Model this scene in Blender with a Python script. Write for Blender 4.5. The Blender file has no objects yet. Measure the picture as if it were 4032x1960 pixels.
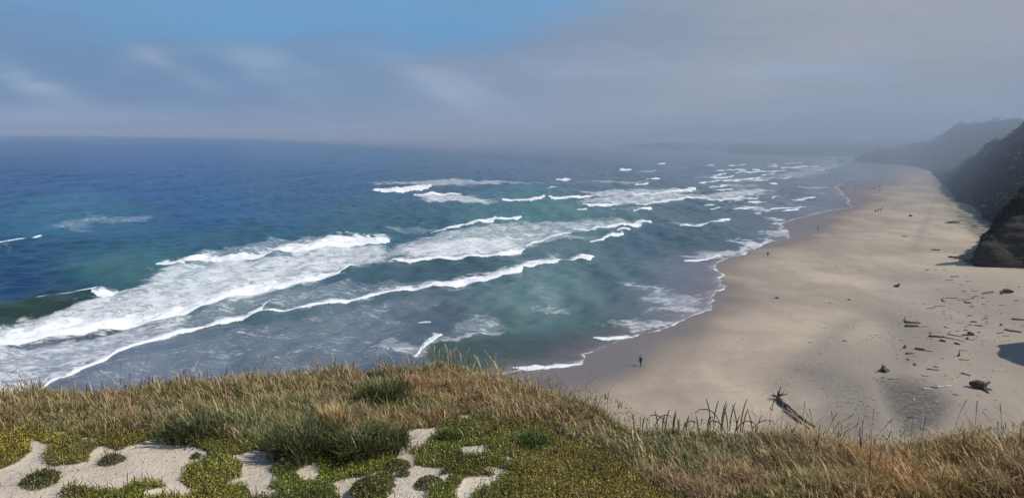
import bpy, math, random
import numpy as np
from mathutils import Vector, Matrix

R = math.radians
rng = np.random.default_rng(7)
random.seed(7)
scn = bpy.context.scene
col = scn.collection

# ------------------------------------------------------------------ camera
HC = 38.5            # camera height above the sea
FPX = 3034.0         # focal length in photograph pixels
PITCH = 8.6
cam_d = bpy.data.cameras.new('camera')
cam = bpy.data.objects.new('camera', cam_d); col.objects.link(cam)
cam.location = (0, 0, HC)
cam.rotation_euler = (R(90 - PITCH), 0, 0)
cam_d.sensor_width = 36.0
cam_d.lens = 36.0 * FPX / 4032.0
cam_d.clip_start = 0.1
cam_d.clip_end = 60000
scn.camera = cam

# ------------------------------------------------------------------ sun + sky
SUN = Vector((1.0, -0.22, 1.12)).normalized()
sun_el = math.asin(SUN.z)
sun_az = math.atan2(SUN.x, SUN.y)
sd = bpy.data.lights.new('sun', 'SUN')
sd.energy = 3.6; sd.angle = R(0.5); sd.color = (1.0, 0.93, 0.84)
so = bpy.data.objects.new('sun', sd); col.objects.link(so)
so.rotation_euler = SUN.to_track_quat('Z', 'Y').to_euler()
so.location = (60, -20, 120)

world = bpy.data.worlds.new('World'); scn.world = world
world.use_nodes = True
wn = world.node_tree; wn.nodes.clear()


class NT:
    """small helper to write node trees"""
    def __init__(s, nt): s.nt = nt
    def new(s, typ, **kw):
        n = s.nt.nodes.new(typ)
        for k, v in kw.items():
            setattr(n, k, v)
        return n
    def link(s, a, b): s.nt.links.new(a, b)
    def setin(s, n, i, v):
        if isinstance(v, bpy.types.NodeSocket): s.link(v, n.inputs[i])
        elif v is not None: n.inputs[i].default_value = v
    def math(s, op, a, b=None, c=None, clamp=False):
        n = s.new('ShaderNodeMath', operation=op, use_clamp=clamp)
        s.setin(n, 0, a); s.setin(n, 1, b); s.setin(n, 2, c)
        return n.outputs[0]
    def mix(s, f, a, b):
        n = s.new('ShaderNodeMix', data_type='RGBA')
        s.setin(n, 0, f); s.setin(n, 6, a); s.setin(n, 7, b)
        return n.outputs[2]
    def ramp(s, v, lo, hi, a=0.0, b=1.0, smooth=True):
        n = s.new('ShaderNodeMapRange', interpolation_type='SMOOTHSTEP' if smooth else 'LINEAR')
        s.setin(n, 0, v); s.setin(n, 1, lo); s.setin(n, 2, hi); s.setin(n, 3, a); s.setin(n, 4, b)
        return n.outputs[0]
    def noise(s, vec, scale, detail=4, rough=0.55, dist=0.0):
        n = s.new('ShaderNodeTexNoise')
        s.setin(n, 'Vector', vec)
        n.inputs['Scale'].default_value = scale
        n.inputs['Detail'].default_value = detail
        n.inputs['Roughness'].default_value = rough
        n.inputs['Distortion'].default_value = dist
        return n.outputs['Fac']
    def mapping(s, vec, scale=(1, 1, 1), rot=(0, 0, 0), loc=(0, 0, 0)):
        n = s.new('ShaderNodeMapping')
        s.link(vec, n.inputs[0]); n.inputs[1].default_value = loc
        n.inputs[2].default_value = rot; n.inputs[3].default_value = scale
        return n.outputs[0]
    def attr(s, name):
        n = s.new('ShaderNodeAttribute'); n.attribute_name = name
        return n
    def bump(s, h, strength, dist):
        n = s.new('ShaderNodeBump')
        n.inputs['Strength'].default_value = strength
        n.inputs['Distance'].default_value = dist
        s.link(h, n.inputs['Height'])
        return n.outputs[0]


def lin(r, g, b):
    f = lambda c: (c / 255 / 12.92) if c / 255 <= 0.04045 else ((c / 255 + 0.055) / 1.055) ** 2.4
    return (f(r), f(g), f(b), 1.0)


w = NT(wn)
sky = w.new('ShaderNodeTexSky', sky_type='NISHITA', sun_disc=False)
sky.sun_elevation = sun_el; sky.sun_rotation = sun_az
sky.altitude = 40; sky.air_density = 1.0; sky.dust_density = 0.6; sky.ozone_density = 1.6
SKYS = 0.10
tc = w.new('ShaderNodeTexCoord')
sep = w.new('ShaderNodeSeparateXYZ'); w.link(tc.outputs['Generated'], sep.inputs[0])
el = sep.outputs[2]
azi = w.math('ARCTAN2', sep.outputs[0], sep.outputs[1])           # 0 = north, + = east
skyc = w.new('ShaderNodeVectorMath', operation='SCALE')
w.link(sky.outputs[0], skyc.inputs[0]); skyc.inputs[3].default_value = SKYS
# low stratus deck: grey-blue, greyer to the east, with soft wind-torn wisps
n_big = w.noise(w.mapping(tc.outputs['Generated'], (2.6, 2.6, 11.0), loc=(3.1, 0.4, 0.2)), 1.0, 6, 0.6, 0.35)
n_wsp = w.noise(w.mapping(tc.outputs['Generated'], (5.0, 5.0, 17.0), rot=(0, 0.45, 0), loc=(0.3, 0, 0.9)), 1.0, 5, 0.5, 0.3)
east = w.ramp(azi, -0.45, 0.50)
cloudc = w.mix(east, lin(114, 145, 182), lin(158, 165, 178))
low = w.ramp(el, 0.004, 0.052, 1.0, 0.0)
cloudc = w.mix(w.math('MULTIPLY', low, 0.9), cloudc, w.mix(east, lin(138, 154, 182), lin(152, 162, 176)))
band = w.math('MULTIPLY', w.ramp(el, 0.03, 0.075), w.ramp(el, 0.075, 0.125, 1.0, 0.0))
wisp = w.math('MULTIPLY', w.ramp(n_wsp, 0.44, 0.68), band)
cloudc = w.mix(w.math('MULTIPLY', wisp, 0.6), cloudc, lin(156, 172, 196))
n_mot = w.noise(w.mapping(tc.outputs['Generated'], (3.2, 3.2, 13.0), loc=(7.3, 1.0, 4.9)), 1.0, 5, 0.55, 0.3)
cloudc = w.mix(w.ramp(n_mot, 0.36, 0.66, 0.0, 0.34), cloudc, lin(112, 136, 166))
for a0, e0, L_, W_, amp in [(-0.575, 0.068, 0.055, 0.013, 0.85), (-0.395, 0.068, 0.050, 0.010, 0.60), (-0.30, 0.070, 0.06, 0.016, 0.40), (-0.235, 0.062, 0.04, 0.012, 0.25), (-0.085, 0.050, 0.07, 0.014, 0.42), (-0.03, 0.045, 0.05, 0.009, 0.25), (-0.50, 0.020, 0.20, 0.010, 0.2)]:
    uu = w.math('SUBTRACT', azi, a0); vv = w.math('SUBTRACT', el, e0)
    p1 = w.math('DIVIDE', w.math('SUBTRACT', w.math('MULTIPLY', uu, 0.87), w.math('MULTIPLY', vv, 0.50)), L_)
    p2 = w.math('DIVIDE', w.math('ADD', w.math('MULTIPLY', uu, 0.42 if L_ < 0.1 else 0.0), w.math('MULTIPLY', vv, 0.87)), W_)
    g_ = w.math('POWER', 2.718, w.math('MULTIPLY', w.math('ADD', w.math('MULTIPLY', p1, p1), w.math('MULTIPLY', p2, p2)), -1.0))
    cloudc = w.mix(w.math('MULTIPLY', w.math('MULTIPLY', g_, w.ramp(n_wsp, 0.34, 0.62, 0.15, 1.0)), amp), cloudc, lin(174, 190, 212))
# the deck's upper edge: higher in the east
edge = w.math('ADD', w.math('MULTIPLY', w.math('SUBTRACT', n_big, 0.36), 0.12), w.math('ADD', w.math('MULTIPLY', w.ramp(azi, -0.10, 0.50), 0.16), w.math('MULTIPLY', w.ramp(azi, -0.75, -0.35, 1.0, 0.0), 0.03)))
hgt = w.math('SUBTRACT', el, edge)
cover = w.ramp(hgt, 0.050, 0.125, 1.0, 0.0)
clear = w.mix(w.ramp(el, 0.05, 0.35), lin(98, 154, 204), skyc.outputs[0])
veil = w.ramp(w.noise(w.mapping(tc.outputs['Generated'], (5, 5, 12), loc=(1, 5, 2)), 1.0, 3, 0.5, 0.0), 0.4, 0.7)
clear = w.mix(w.math('MULTIPLY', veil, 0.6), clear, lin(112, 152, 194))
skymix = w.mix(cover, clear, cloudc)
bg = w.new('ShaderNodeBackground')
w.link(skymix, bg.inputs[0]); bg.inputs[1].default_value = 1.0
wo = w.new('ShaderNodeOutputWorld'); w.link(bg.outputs[0], wo.inputs[0])

scn.view_settings.view_transform = 'Standard'
scn.view_settings.look = 'None'
scn.view_settings.exposure = 0.0
scn.view_settings.gamma = 1.0
scn.cycles.max_bounces = 6
scn.cycles.diffuse_bounces = 2
scn.cycles.glossy_bounces = 2
scn.cycles.transmission_bounces = 3
scn.cycles.transparent_max_bounces = 8
scn.cycles.volume_bounces = 0
scn.cycles.use_denoising = True
scn.cycles.caustics_reflective = False
scn.cycles.caustics_refractive = False

# ------------------------------------------------------------------ helpers
cp, sp_ = math.cos(R(PITCH)), math.sin(R(PITCH))


def at(px, py, z=0.0):
    """point of the photograph on the level z -> world position"""
    u = (px - 2016) / FPX; v = (980 - py) / FPX
    dx, dy, dz = u, cp + v * sp_, -sp_ + v * cp
    t = (z - HC) / dz
    return Vector((dx * t, dy * t, z))


def at_d(px, py, y):
    """point of the photograph at the forward distance y"""
    u = (px - 2016) / FPX; v = (980 - py) / FPX
    dx, dy, dz = u, cp + v * sp_, -sp_ + v * cp
    t = y / dy
    return Vector((dx * t, y, HC + dz * t))


def proj(x, y, z):
    rz = z - HC
    d = y * cp - rz * sp_
    up = y * sp_ + rz * cp
    d = np.where(np.abs(d) < 1e-3, 1e-3, d)
    px = 2016 + FPX * x / d
    py = 980 - FPX * up / d
    px = np.where(d > 0, px, -1e5); py = np.where(d > 0, py, 1e5)
    return px, py


def ssm(a, b, x):
    t = np.clip((x - a) / (b - a), 0, 1)
    return t * t * (3 - 2 * t)


def vnoise(x, y, seed=0):
    xi = np.floor(x).astype(np.int64); yi = np.floor(y).astype(np.int64)
    fx = x - xi; fy = y - yi
    fx = fx * fx * (3 - 2 * fx); fy = fy * fy * (3 - 2 * fy)
    def h(a, b):
        n = (a * 374761393 + b * 668265263 + seed * 1442695041) & 0xffffffff
        n = ((n ^ (n >> 13)) * 1274126177) & 0xffffffff
        return ((n ^ (n >> 16)) & 0xffff) / 65535.0
    return (h(xi, yi) * (1 - fx) + h(xi + 1, yi) * fx) * (1 - fy) + (h(xi, yi + 1) * (1 - fx) + h(xi + 1, yi + 1) * fx) * fy


def fbm(x, y, oct=4, seed=0):
    s = 0; a = 1; t = 0
    for i in range(oct):
        s = s + a * vnoise(x * 2 ** i + 17.3 * i, y * 2 ** i - 9.1 * i, seed + i); t += a; a *= 0.5
    return s / t


def inside(px, py, poly):
    c = np.zeros(px.shape, bool)
    n = len(poly)
    for i in range(n):
        x1, y1 = poly[i]; x2, y2 = poly[(i + 1) % n]
        if y1 == y2: continue
        k = ((y1 > py) != (y2 > py)) & (px < (x2 - x1) * (py - y1) / (y2 - y1) + x1)
        c ^= k
    return c


def dist_poly(px, py, poly, closed=False, ys=1.0):
    d = np.full(px.shape, 1e12)
    n = len(poly)
    for i in range(n if closed else n - 1):
        x1, y1 = poly[i]; x2, y2 = poly[(i + 1) % n]
        ax, ay = x2 - x1, (y2 - y1) * ys
        L = ax * ax + ay * ay + 1e-9
        t = np.clip(((px - x1) * ax + (py - y1) * ys * ay) / L, 0, 1)
        d = np.minimum(d, (px - x1 - t * ax) ** 2 + ((py - y1) * ys - t * ay) ** 2)
    return np.sqrt(d)


def soft_poly(px, py, poly, fade, ys=4.0):
    """1 well inside the outline, 0 well outside, fade pixels wide on each side"""
    xs = [p[0] for p in poly]; yy = [p[1] for p in poly]
    m = (px > min(xs) - fade) & (px < max(xs) + fade) & (py > min(yy) - fade / ys) & (py < max(yy) + fade / ys)
    out = np.zeros(px.shape)
    if m.any():
        x = px[m]; y = py[m]
        d = dist_poly(x, y, poly, True, ys)
        s = np.where(inside(x, y, poly), d, -d)
        out[m] = ssm(-fade, fade, s)
    return out


def mesh_np(name, V, quads=None, tris=None, mat=None, parent=None, smooth=True, attrs=None, link=True):
    me = bpy.data.meshes.new(name)
    nq = 0 if quads is None else len(quads); nt = 0 if tris is None else len(tris)
    me.vertices.add(len(V)); me.vertices.foreach_set('co', np.asarray(V, np.float32).ravel())
    loops = []
    if nq: loops.append(np.asarray(quads, np.int32).ravel())
    if nt: loops.append(np.asarray(tris, np.int32).ravel())
    loops = np.concatenate(loops)
    me.loops.add(len(loops)); me.loops.foreach_set('vertex_index', loops)
    me.polygons.add(nq + nt)
    st = np.concatenate([np.arange(nq) * 4, nq * 4 + np.arange(nt) * 3]).astype(np.int32)
    me.polygons.foreach_set('loop_start', st)
    me.polygons.foreach_set('use_smooth', np.full(nq + nt, smooth))
    me.update(calc_edges=True)
    for k, a in (attrs or {}).items():
        a = np.asarray(a, np.float32)
        if a.ndim == 1:
            at_ = me.attributes.new(k, 'FLOAT', 'POINT'); at_.data.foreach_set('value', a)
        else:
            if a.shape[1] == 3: a = np.hstack([a, np.ones((len(a), 1), np.float32)])
            at_ = me.attributes.new(k, 'FLOAT_COLOR', 'POINT'); at_.data.foreach_set('color', a.ravel())
    o = bpy.data.objects.new(name, me)
    if mat: me.materials.append(mat)
    if link: col.objects.link(o)
    if parent: o.parent = parent
    return o


def grid_quads(nr, nc):
    i = np.arange(nr - 1)[:, None] * nc + np.arange(nc - 1)[None, :]
    i = i.ravel()
    return np.stack([i, i + 1, i + nc + 1, i + nc], 1)


def tag(o, label=None, cat=None, group=None, kind=None):
    if label: o['label'] = label
    if cat: o['category'] = cat
    if group: o['group'] = group
    if kind: o['kind'] = kind
    return o


def empty(name, loc, rz=0.0):
    o = bpy.data.objects.new(name, None); col.objects.link(o)
    o.location = loc; o.rotation_euler = (0, 0, rz); o.empty_display_size = 0.3
    return o


def mat(name):
    m = bpy.data.materials.new(name); m.use_nodes = True
    m.node_tree.nodes.clear()
    n = NT(m.node_tree)
    out = n.new('ShaderNodeOutputMaterial')
    return m, n, out


def principled(n, out, base, rough=0.7, normal=None, spec=0.5):
    p = n.new('ShaderNodeBsdfPrincipled')
    n.setin(p, 'Base Color', base); n.setin(p, 'Roughness', rough)
    p.inputs['Specular IOR Level'].default_value = spec
    if normal is not None: n.link(normal, p.inputs['Normal'])
    n.link(p.outputs[0], out.inputs[0])
    return p


# ================================================================== shorelines
WL_PX = [(600, 1720), (1300, 1600), (1900, 1490), (2035, 1457), (2090, 1458), (2150, 1452), (2240, 1438), (2285, 1428), (2303, 1412), (2305, 1400),
         (2297, 1395), (2330, 1388), (2385, 1365), (2415, 1355), (2433, 1342), (2475, 1330), (2530, 1315),
         (2580, 1303), (2640, 1285), (2672, 1270), (2715, 1253), (2745, 1235), (2797, 1220), (2802, 1205),
         (2800, 1190), (2812, 1182), (2804, 1168), (2812, 1155), (2820, 1147), (2852, 1138), (2862, 1128),
         (2842, 1115), (2832, 1095), (2855, 1083), (2845, 1075), (2822, 1066), (2815, 1050), (2828, 1034),
         (2870, 1013), (2930, 1001), (2971, 981), (3026, 954), (3108, 936), (3105, 915), (3076, 883), (3100, 873),
         (3127, 862), (3190, 848), (3268, 829), (3346, 819), (3362, 815), (3339, 803), (3346, 787), (3323, 768),
         (3311, 750), (3290, 735), (3319, 724), (3268, 716), (3346, 711), (3430, 703), (3440, 690), (3420, 675),
         (3390, 660), (3372, 645), (3390, 630), (3500, 615)]
WD_PX = [(600, 1760), (1300, 1680), (2000, 1580), (2150, 1555), (2300, 1530), (2396, 1500), (2463, 1468), (2521, 1427), (2575, 1387),
         (2642, 1338), (2709, 1298), (2776, 1266), (2843, 1217), (2888, 1164), (2893, 1119), (2850, 1079),
         (2838, 1052), (2866, 1032), (2955, 999), (3016, 976), (3080, 960), (3161, 940), (3219, 915), (3256, 898), (3290, 867),
         (3298, 846), (3337, 832), (3389, 817), (3400, 809), (3379, 788), (3389, 769), (3410, 753), (3441, 742),
         (3483, 728), (3514, 722), (3493, 709), (3503, 699), (3520, 680), (3560, 665), (3540, 650), (3600, 630)]


def wpoly(pts, z=0.0):
    return [tuple(at(x, y, z)[:2]) for x, y in pts]


WL = wpoly(WL_PX)
WD = wpoly(WD_PX, 0.3)
SEA_POLY = WL + [(400, 60000), (-60000, 60000), (-60000, 20), (-60, 20)]
WET_POLY = WD + [(500, 60000), (-60000, 60000), (-60000, 10), (-60, 10)]


def shore_dist(x, y):
    d = dist_poly(x, y, WL)
    return np.where(inside(x, y, SEA_POLY), -d, d)           # + on land


def wet_dist(x, y):
    d = dist_poly(x, y, WD)
    return np.where(inside(x, y, WET_POLY), -d, d)           # + on the dry sand


def beach_z(x, y, d=None):
    if d is None: d = shore_dist(x, y)
    n = (fbm(x * 0.35, y * 0.35, 3, 5) - 0.5) * 0.05
    z = np.where(d < 0, d * 0.035 + np.minimum(d + 12, 0) * 0.05, 0.022 * np.minimum(d, 20) + 0.012 * np.clip(d - 20, 0, 120))
    z = z + n * np.exp(-np.abs(d) / 6) + (fbm(x * 0.08, y * 0.08, 3, 9) - 0.5) * 0.35 * ssm(8, 40, d)
    return np.maximum(z, -5.0)


def on_beach(px, py):
    """point of the photograph on the sand"""
    p = at(px, py, 0.8)
    for _ in range(4):
        z = float(beach_z(np.array([p.x]), np.array([p.y]))[0])
        p = at(px, py, z)
    return p


# ================================================================== the sea
def fan_grid(py_rows, tan_cols):
    rows = []
    for py in py_rows:
        rows.append(at(2016, py).y)
    Y = np.array(rows)
    depth = Y * cp + HC * sp_
    X = depth[:, None] * np.asarray(tan_cols)[None, :]
    YY = np.repeat(Y[:, None], len(tan_cols), 1)
    return X, YY


py_r = np.concatenate([np.linspace(2600, 1580, 14, endpoint=False), np.linspace(1580, 1200, 200, endpoint=False),
                       np.linspace(1200, 700, 300, endpoint=False), np.linspace(700, 560, 90, endpoint=False)])
ylast = at(2016, 560).y
ext = np.geomspace(ylast, 45000, 40)
tcs = np.concatenate([np.linspace(-6, -0.72, 24, endpoint=False), np.linspace(-0.72, 0.56, 1250), np.linspace(0.57, 1.2, 12)])
X, Y = fan_grid(py_r, tcs)
depth_e = ext * cp + HC * sp_
X = np.vstack([X, depth_e[:, None] * tcs[None, :]]); Y = np.vstack([Y, np.repeat(ext[:, None], len(tcs), 1)])
nr, nc = X.shape
x = X.ravel(); y = Y.ravel()
rr = np.hypot(x, y)
U, V = proj(x, y, np.zeros_like(x))

# breakers: (front line with its height in pixels), wave height in metres, trailing foam in pixels
CRESTS = [
 ([(0,1368,52),(70,1358,52),(140,1342,52),(196,1326,50),(261,1313,50),(326,1307,52),(387,1293,50),(466,1286,50),(536,1275,46),(605,1261,44),
   (652,1247,42),(722,1237,44),(792,1219,44),(820,1205,42),(885,1181,42),(978,1156,40),(1048,1144,36),(1067,1132,28),(1099,1135,34),(1200,1115,34),
   (1308,1090,26),(1342,1076,16),(1398,1059,6)], 0.8, 50),
 ([(150,1553,12),(200,1525,16),(298,1472,20),(400,1433,18),(466,1403,16),(512,1391,20),(526,1379,14),(582,1365,18),(652,1345,16),(699,1328,16),(806,1300,14),
   (852,1279,14),(931,1261,16),(978,1254,13),(1025,1242,12),(1118,1230,9),(1200,1220,8),(1368,1191,11),(1535,1149,13),(1692,1126,16),(1770,1120,20),
   (1843,1115,26),(1916,1110,32),(1983,1093,30),(2055,1076,28),(2060,1064,18),(2100,1062,20),(2117,1052,14),(2195,1048,18),(2205,1040,6)], 0.45, 26),
 ([(2200,1036,3),(2228,1032,3),(2251,1027,5),(2290,1022,9),(2324,1026,16),(2334,1016,5)], 0.4, 8),
 ([(1547,1038,5),(1614,1040,10),(1664,1030,13),(1731,1023,14),(1821,1019,10),(1843,1013,11),(1955,1003,14),(2039,992,22),(2060,978,8)], 0.5, 26),
 ([(727,1029,14),(839,1022,22),(950,1026,32),(1006,1020,34),(1090,1003,36),(1200,998,38),(1286,978,38),(1368,970,38),(1452,961,34),(1510,955,30),(1527,950,16)], 0.9, 22),
 ([(621,1042,8),(660,1038,18),(721,1042,8)], 0.3, 10),
 ([(1698,915,6),(1759,913,16),(1815,900,17),(1871,886,14),(1938,885,18),(1949,875,16)], 0.6, 10),
 ([(1960,876,8),(2000,873,11),(2047,866,10)], 0.5, 5),
 ([(1474,755,8),(1500,757,15),(1558,758,19),(1625,751,20),(1680,744,18),(1692,738,14)], 1.0, 5),
 ([(1636,771,4),(1703,769,9),(1809,766,6)], 0.4, 5),
 ([(1983,790,3),(2039,791,9),(2095,792,13),(2130,786,13),(2139,780,8)], 0.8, 3),
 ([(2166,782,12),(2178,788,14),(2234,784,11),(2341,774,4)], 0.8, 4),
 ([(2496,769,3),(2575,765,5),(2668,758,10),(2720,752,16),(2733,748,12)], 0.8, 6),
 ([(2510,812,4),(2552,805,6),(2612,795,9),(2668,790,8),(2724,786,7),(2780,781,3)], 0.6, 8),
 ([(2300,805,4),(2319,814,9),(2389,812,8),(2442,806,4)], 0.6, 5),
 ([(2277,823,4),(2290,825,6),(2305,824,4)], 0.3, 2),
 ([(2500,834,4),(2524,833,8),(2559,831,11)], 0.5, 8),
 ([(2263,913,4),(2342,912,9),(2412,900,12),(2417,898,12),(2458,896,14),(2519,886,12)], 0.7, 12),
 ([(2500,877,4),(2530,876,9),(2559,872,10)], 0.5, 8),
 ([(2682,893,3),(2761,893,7),(2845,879,7)], 0.5, 7),
 ([(2850,873,4),(2868,872,5)], 0.3, 2),
 ([(2328,960,5),(2365,949,8),(2403,936,11),(2449,924,13)], 0.5, 10),
 ([(2077,963,6),(2100,952,6),(2170,935,5),(2240,930,4)], 0.3, 12),
 ([(2435,910,4),(2475,905,7)], 0.3, 4),
 ([(2016,995,12),(2050,985,20),(2062,975,8)], 0.3, 8),
 ([(2447,673,8),(2460,675,10),(2479,673,9)], 1.3, 1),
 ([(2505,729,3),(2525,730,8),(2545,728,8)], 0.7, 2),
 ([(2552,709,3),(2591,709,5)], 0.6, 2),
 ([(2195,711,2),(2225,711,8),(2240,710,4)], 0.6, 4),
 ([(2803,702,3),(2830,705,7),(2854,703,5),(2885,697,2)], 0.6, 3),
 ([(2815,692,3),(2854,688,6)], 0.6, 2),
 ([(2761,721,3),(2854,716,5),(2947,709,4),(2999,701,3)], 0.4, 4),
 ([(2901,670,3),(2915,674,7),(2931,673,3)], 0.7, 1),
 ([(3030,657,3),(3055,658,6)], 0.6, 1),
 ([(2968,671,3),(2985,671,6)], 0.6, 1),
 ([(3080,664,4),(3120,663,5),(3216,656,3)], 0.4, 3),
 ([(2900,683,2),(2985,678,4),(3087,675,3)], 0.4, 3),
 ([(2826,751,2),(2850,752,4),(2878,750,3)], 0.3, 2),
 ([(3035,726,3),(3045,728,6),(3055,727,3)], 0.3, 1),
 ([(3085,832,2),(3106,832,6),(3138,827,5)], 0.3, 3),
 ([(3030,648,1),(3050,649,3)], 0.3, 1),
 ([(2595,646,2),(2612,646,5)], 0.5, 1),
 ([(368,1172,8),(385,1180,18),(405,1186,28),(430,1176,24),(461,1162,12)], 0.2, 14),
 ([(985,1237,6),(1010,1234,16),(1029,1226,18)], 0.2, 8),
 ([(1026,1220,4),(1045,1206,6),(1062,1189,5)], 0.1, 3),
 ([(1640,1404,6),(1668,1384,24),(1690,1370,32),(1712,1350,26),(1735,1335,10)], 0.25, 14),
 ([(2018,1449,3),(2050,1454,12),(2078,1457,17),(2148,1452,15),(2218,1445,13),(2283,1436,5)], 0.2, 7),
 ([(2343,1332,4),(2370,1340,12),(2396,1342,16),(2441,1336,14),(2486,1330,5)], 0.2, 10),
 ([(0,955,1.5),(60,948,3),(110,944,1),(158,935,3.5)], 0.5, 3),
 ([(700,1033,8),(730,1030,12),(800,1015,10)], 0.3, 12),
 ([(1655,1272,3),(1672,1275,9),(1690,1277,3)], 0.1, 2),
 ([(2160,744,3),(2172,742,7),(2184,741,3)], 0.4, 1),
 ([(2700,1030,2),(2749,1030,6),(2790,1022,4),(2830,1008,4)], 0.12, 12),
]
# plain swell faces without foam
CRESTS += [([(150,1190,2),(209,1176,4),(300,1168,5),(372,1164,5),(380,1160,3)], 0.5, 3)]
_r = random.Random(5)
for _k in range(34):
    _x = _r.uniform(2780, 3330); _y = _r.uniform(645, 835); _L = _r.uniform(18, 90) * (0.5 + (_y - 600) / 300)
    if _x + _L > np.interp(_y, [645, 700, 750, 835], [3330, 3240, 3270, 3150]): continue
    _w = _r.uniform(1.2, 2.8)
    CRESTS.append(([(_x, _y, 1.5), (_x + _L * 0.5, _y - 1, _w), (_x + _L, _y - _L * 0.07, _w * 0.6)], 0.3, 6))
SWELLS = [
 ([(-200,1275),(0,1257),(116,1250),(209,1224),(300,1203),(350,1192),(400,1186)], 1.5, 46),
 ([(250,1090),(380,1080),(480,1068),(600,1050)], 0.9, 40),
 ([(0,985),(150,968),(330,965)], 0.8, 30),
 ([(560,905),(760,885),(950,880),(1100,890)], 0.7, 26),
 ([(200,800),(440,790),(680,776),(760,790)], 0.9, 22),
 ([(0,838),(150,830),(240,812)], 0.8, 20),
 ([(2010,782),(2130,768),(2250,757),(2330,745)], 1.2, 18),
 ([(1740,1030),(1830,1022),(1900,1030)], 0.5, 16),
 ([(2500,905),(2650,915),(2800,905)], 0.4, 20),
 ([(1050,800),(1200,790),(1400,785)], 0.6, 18),
]
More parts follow.
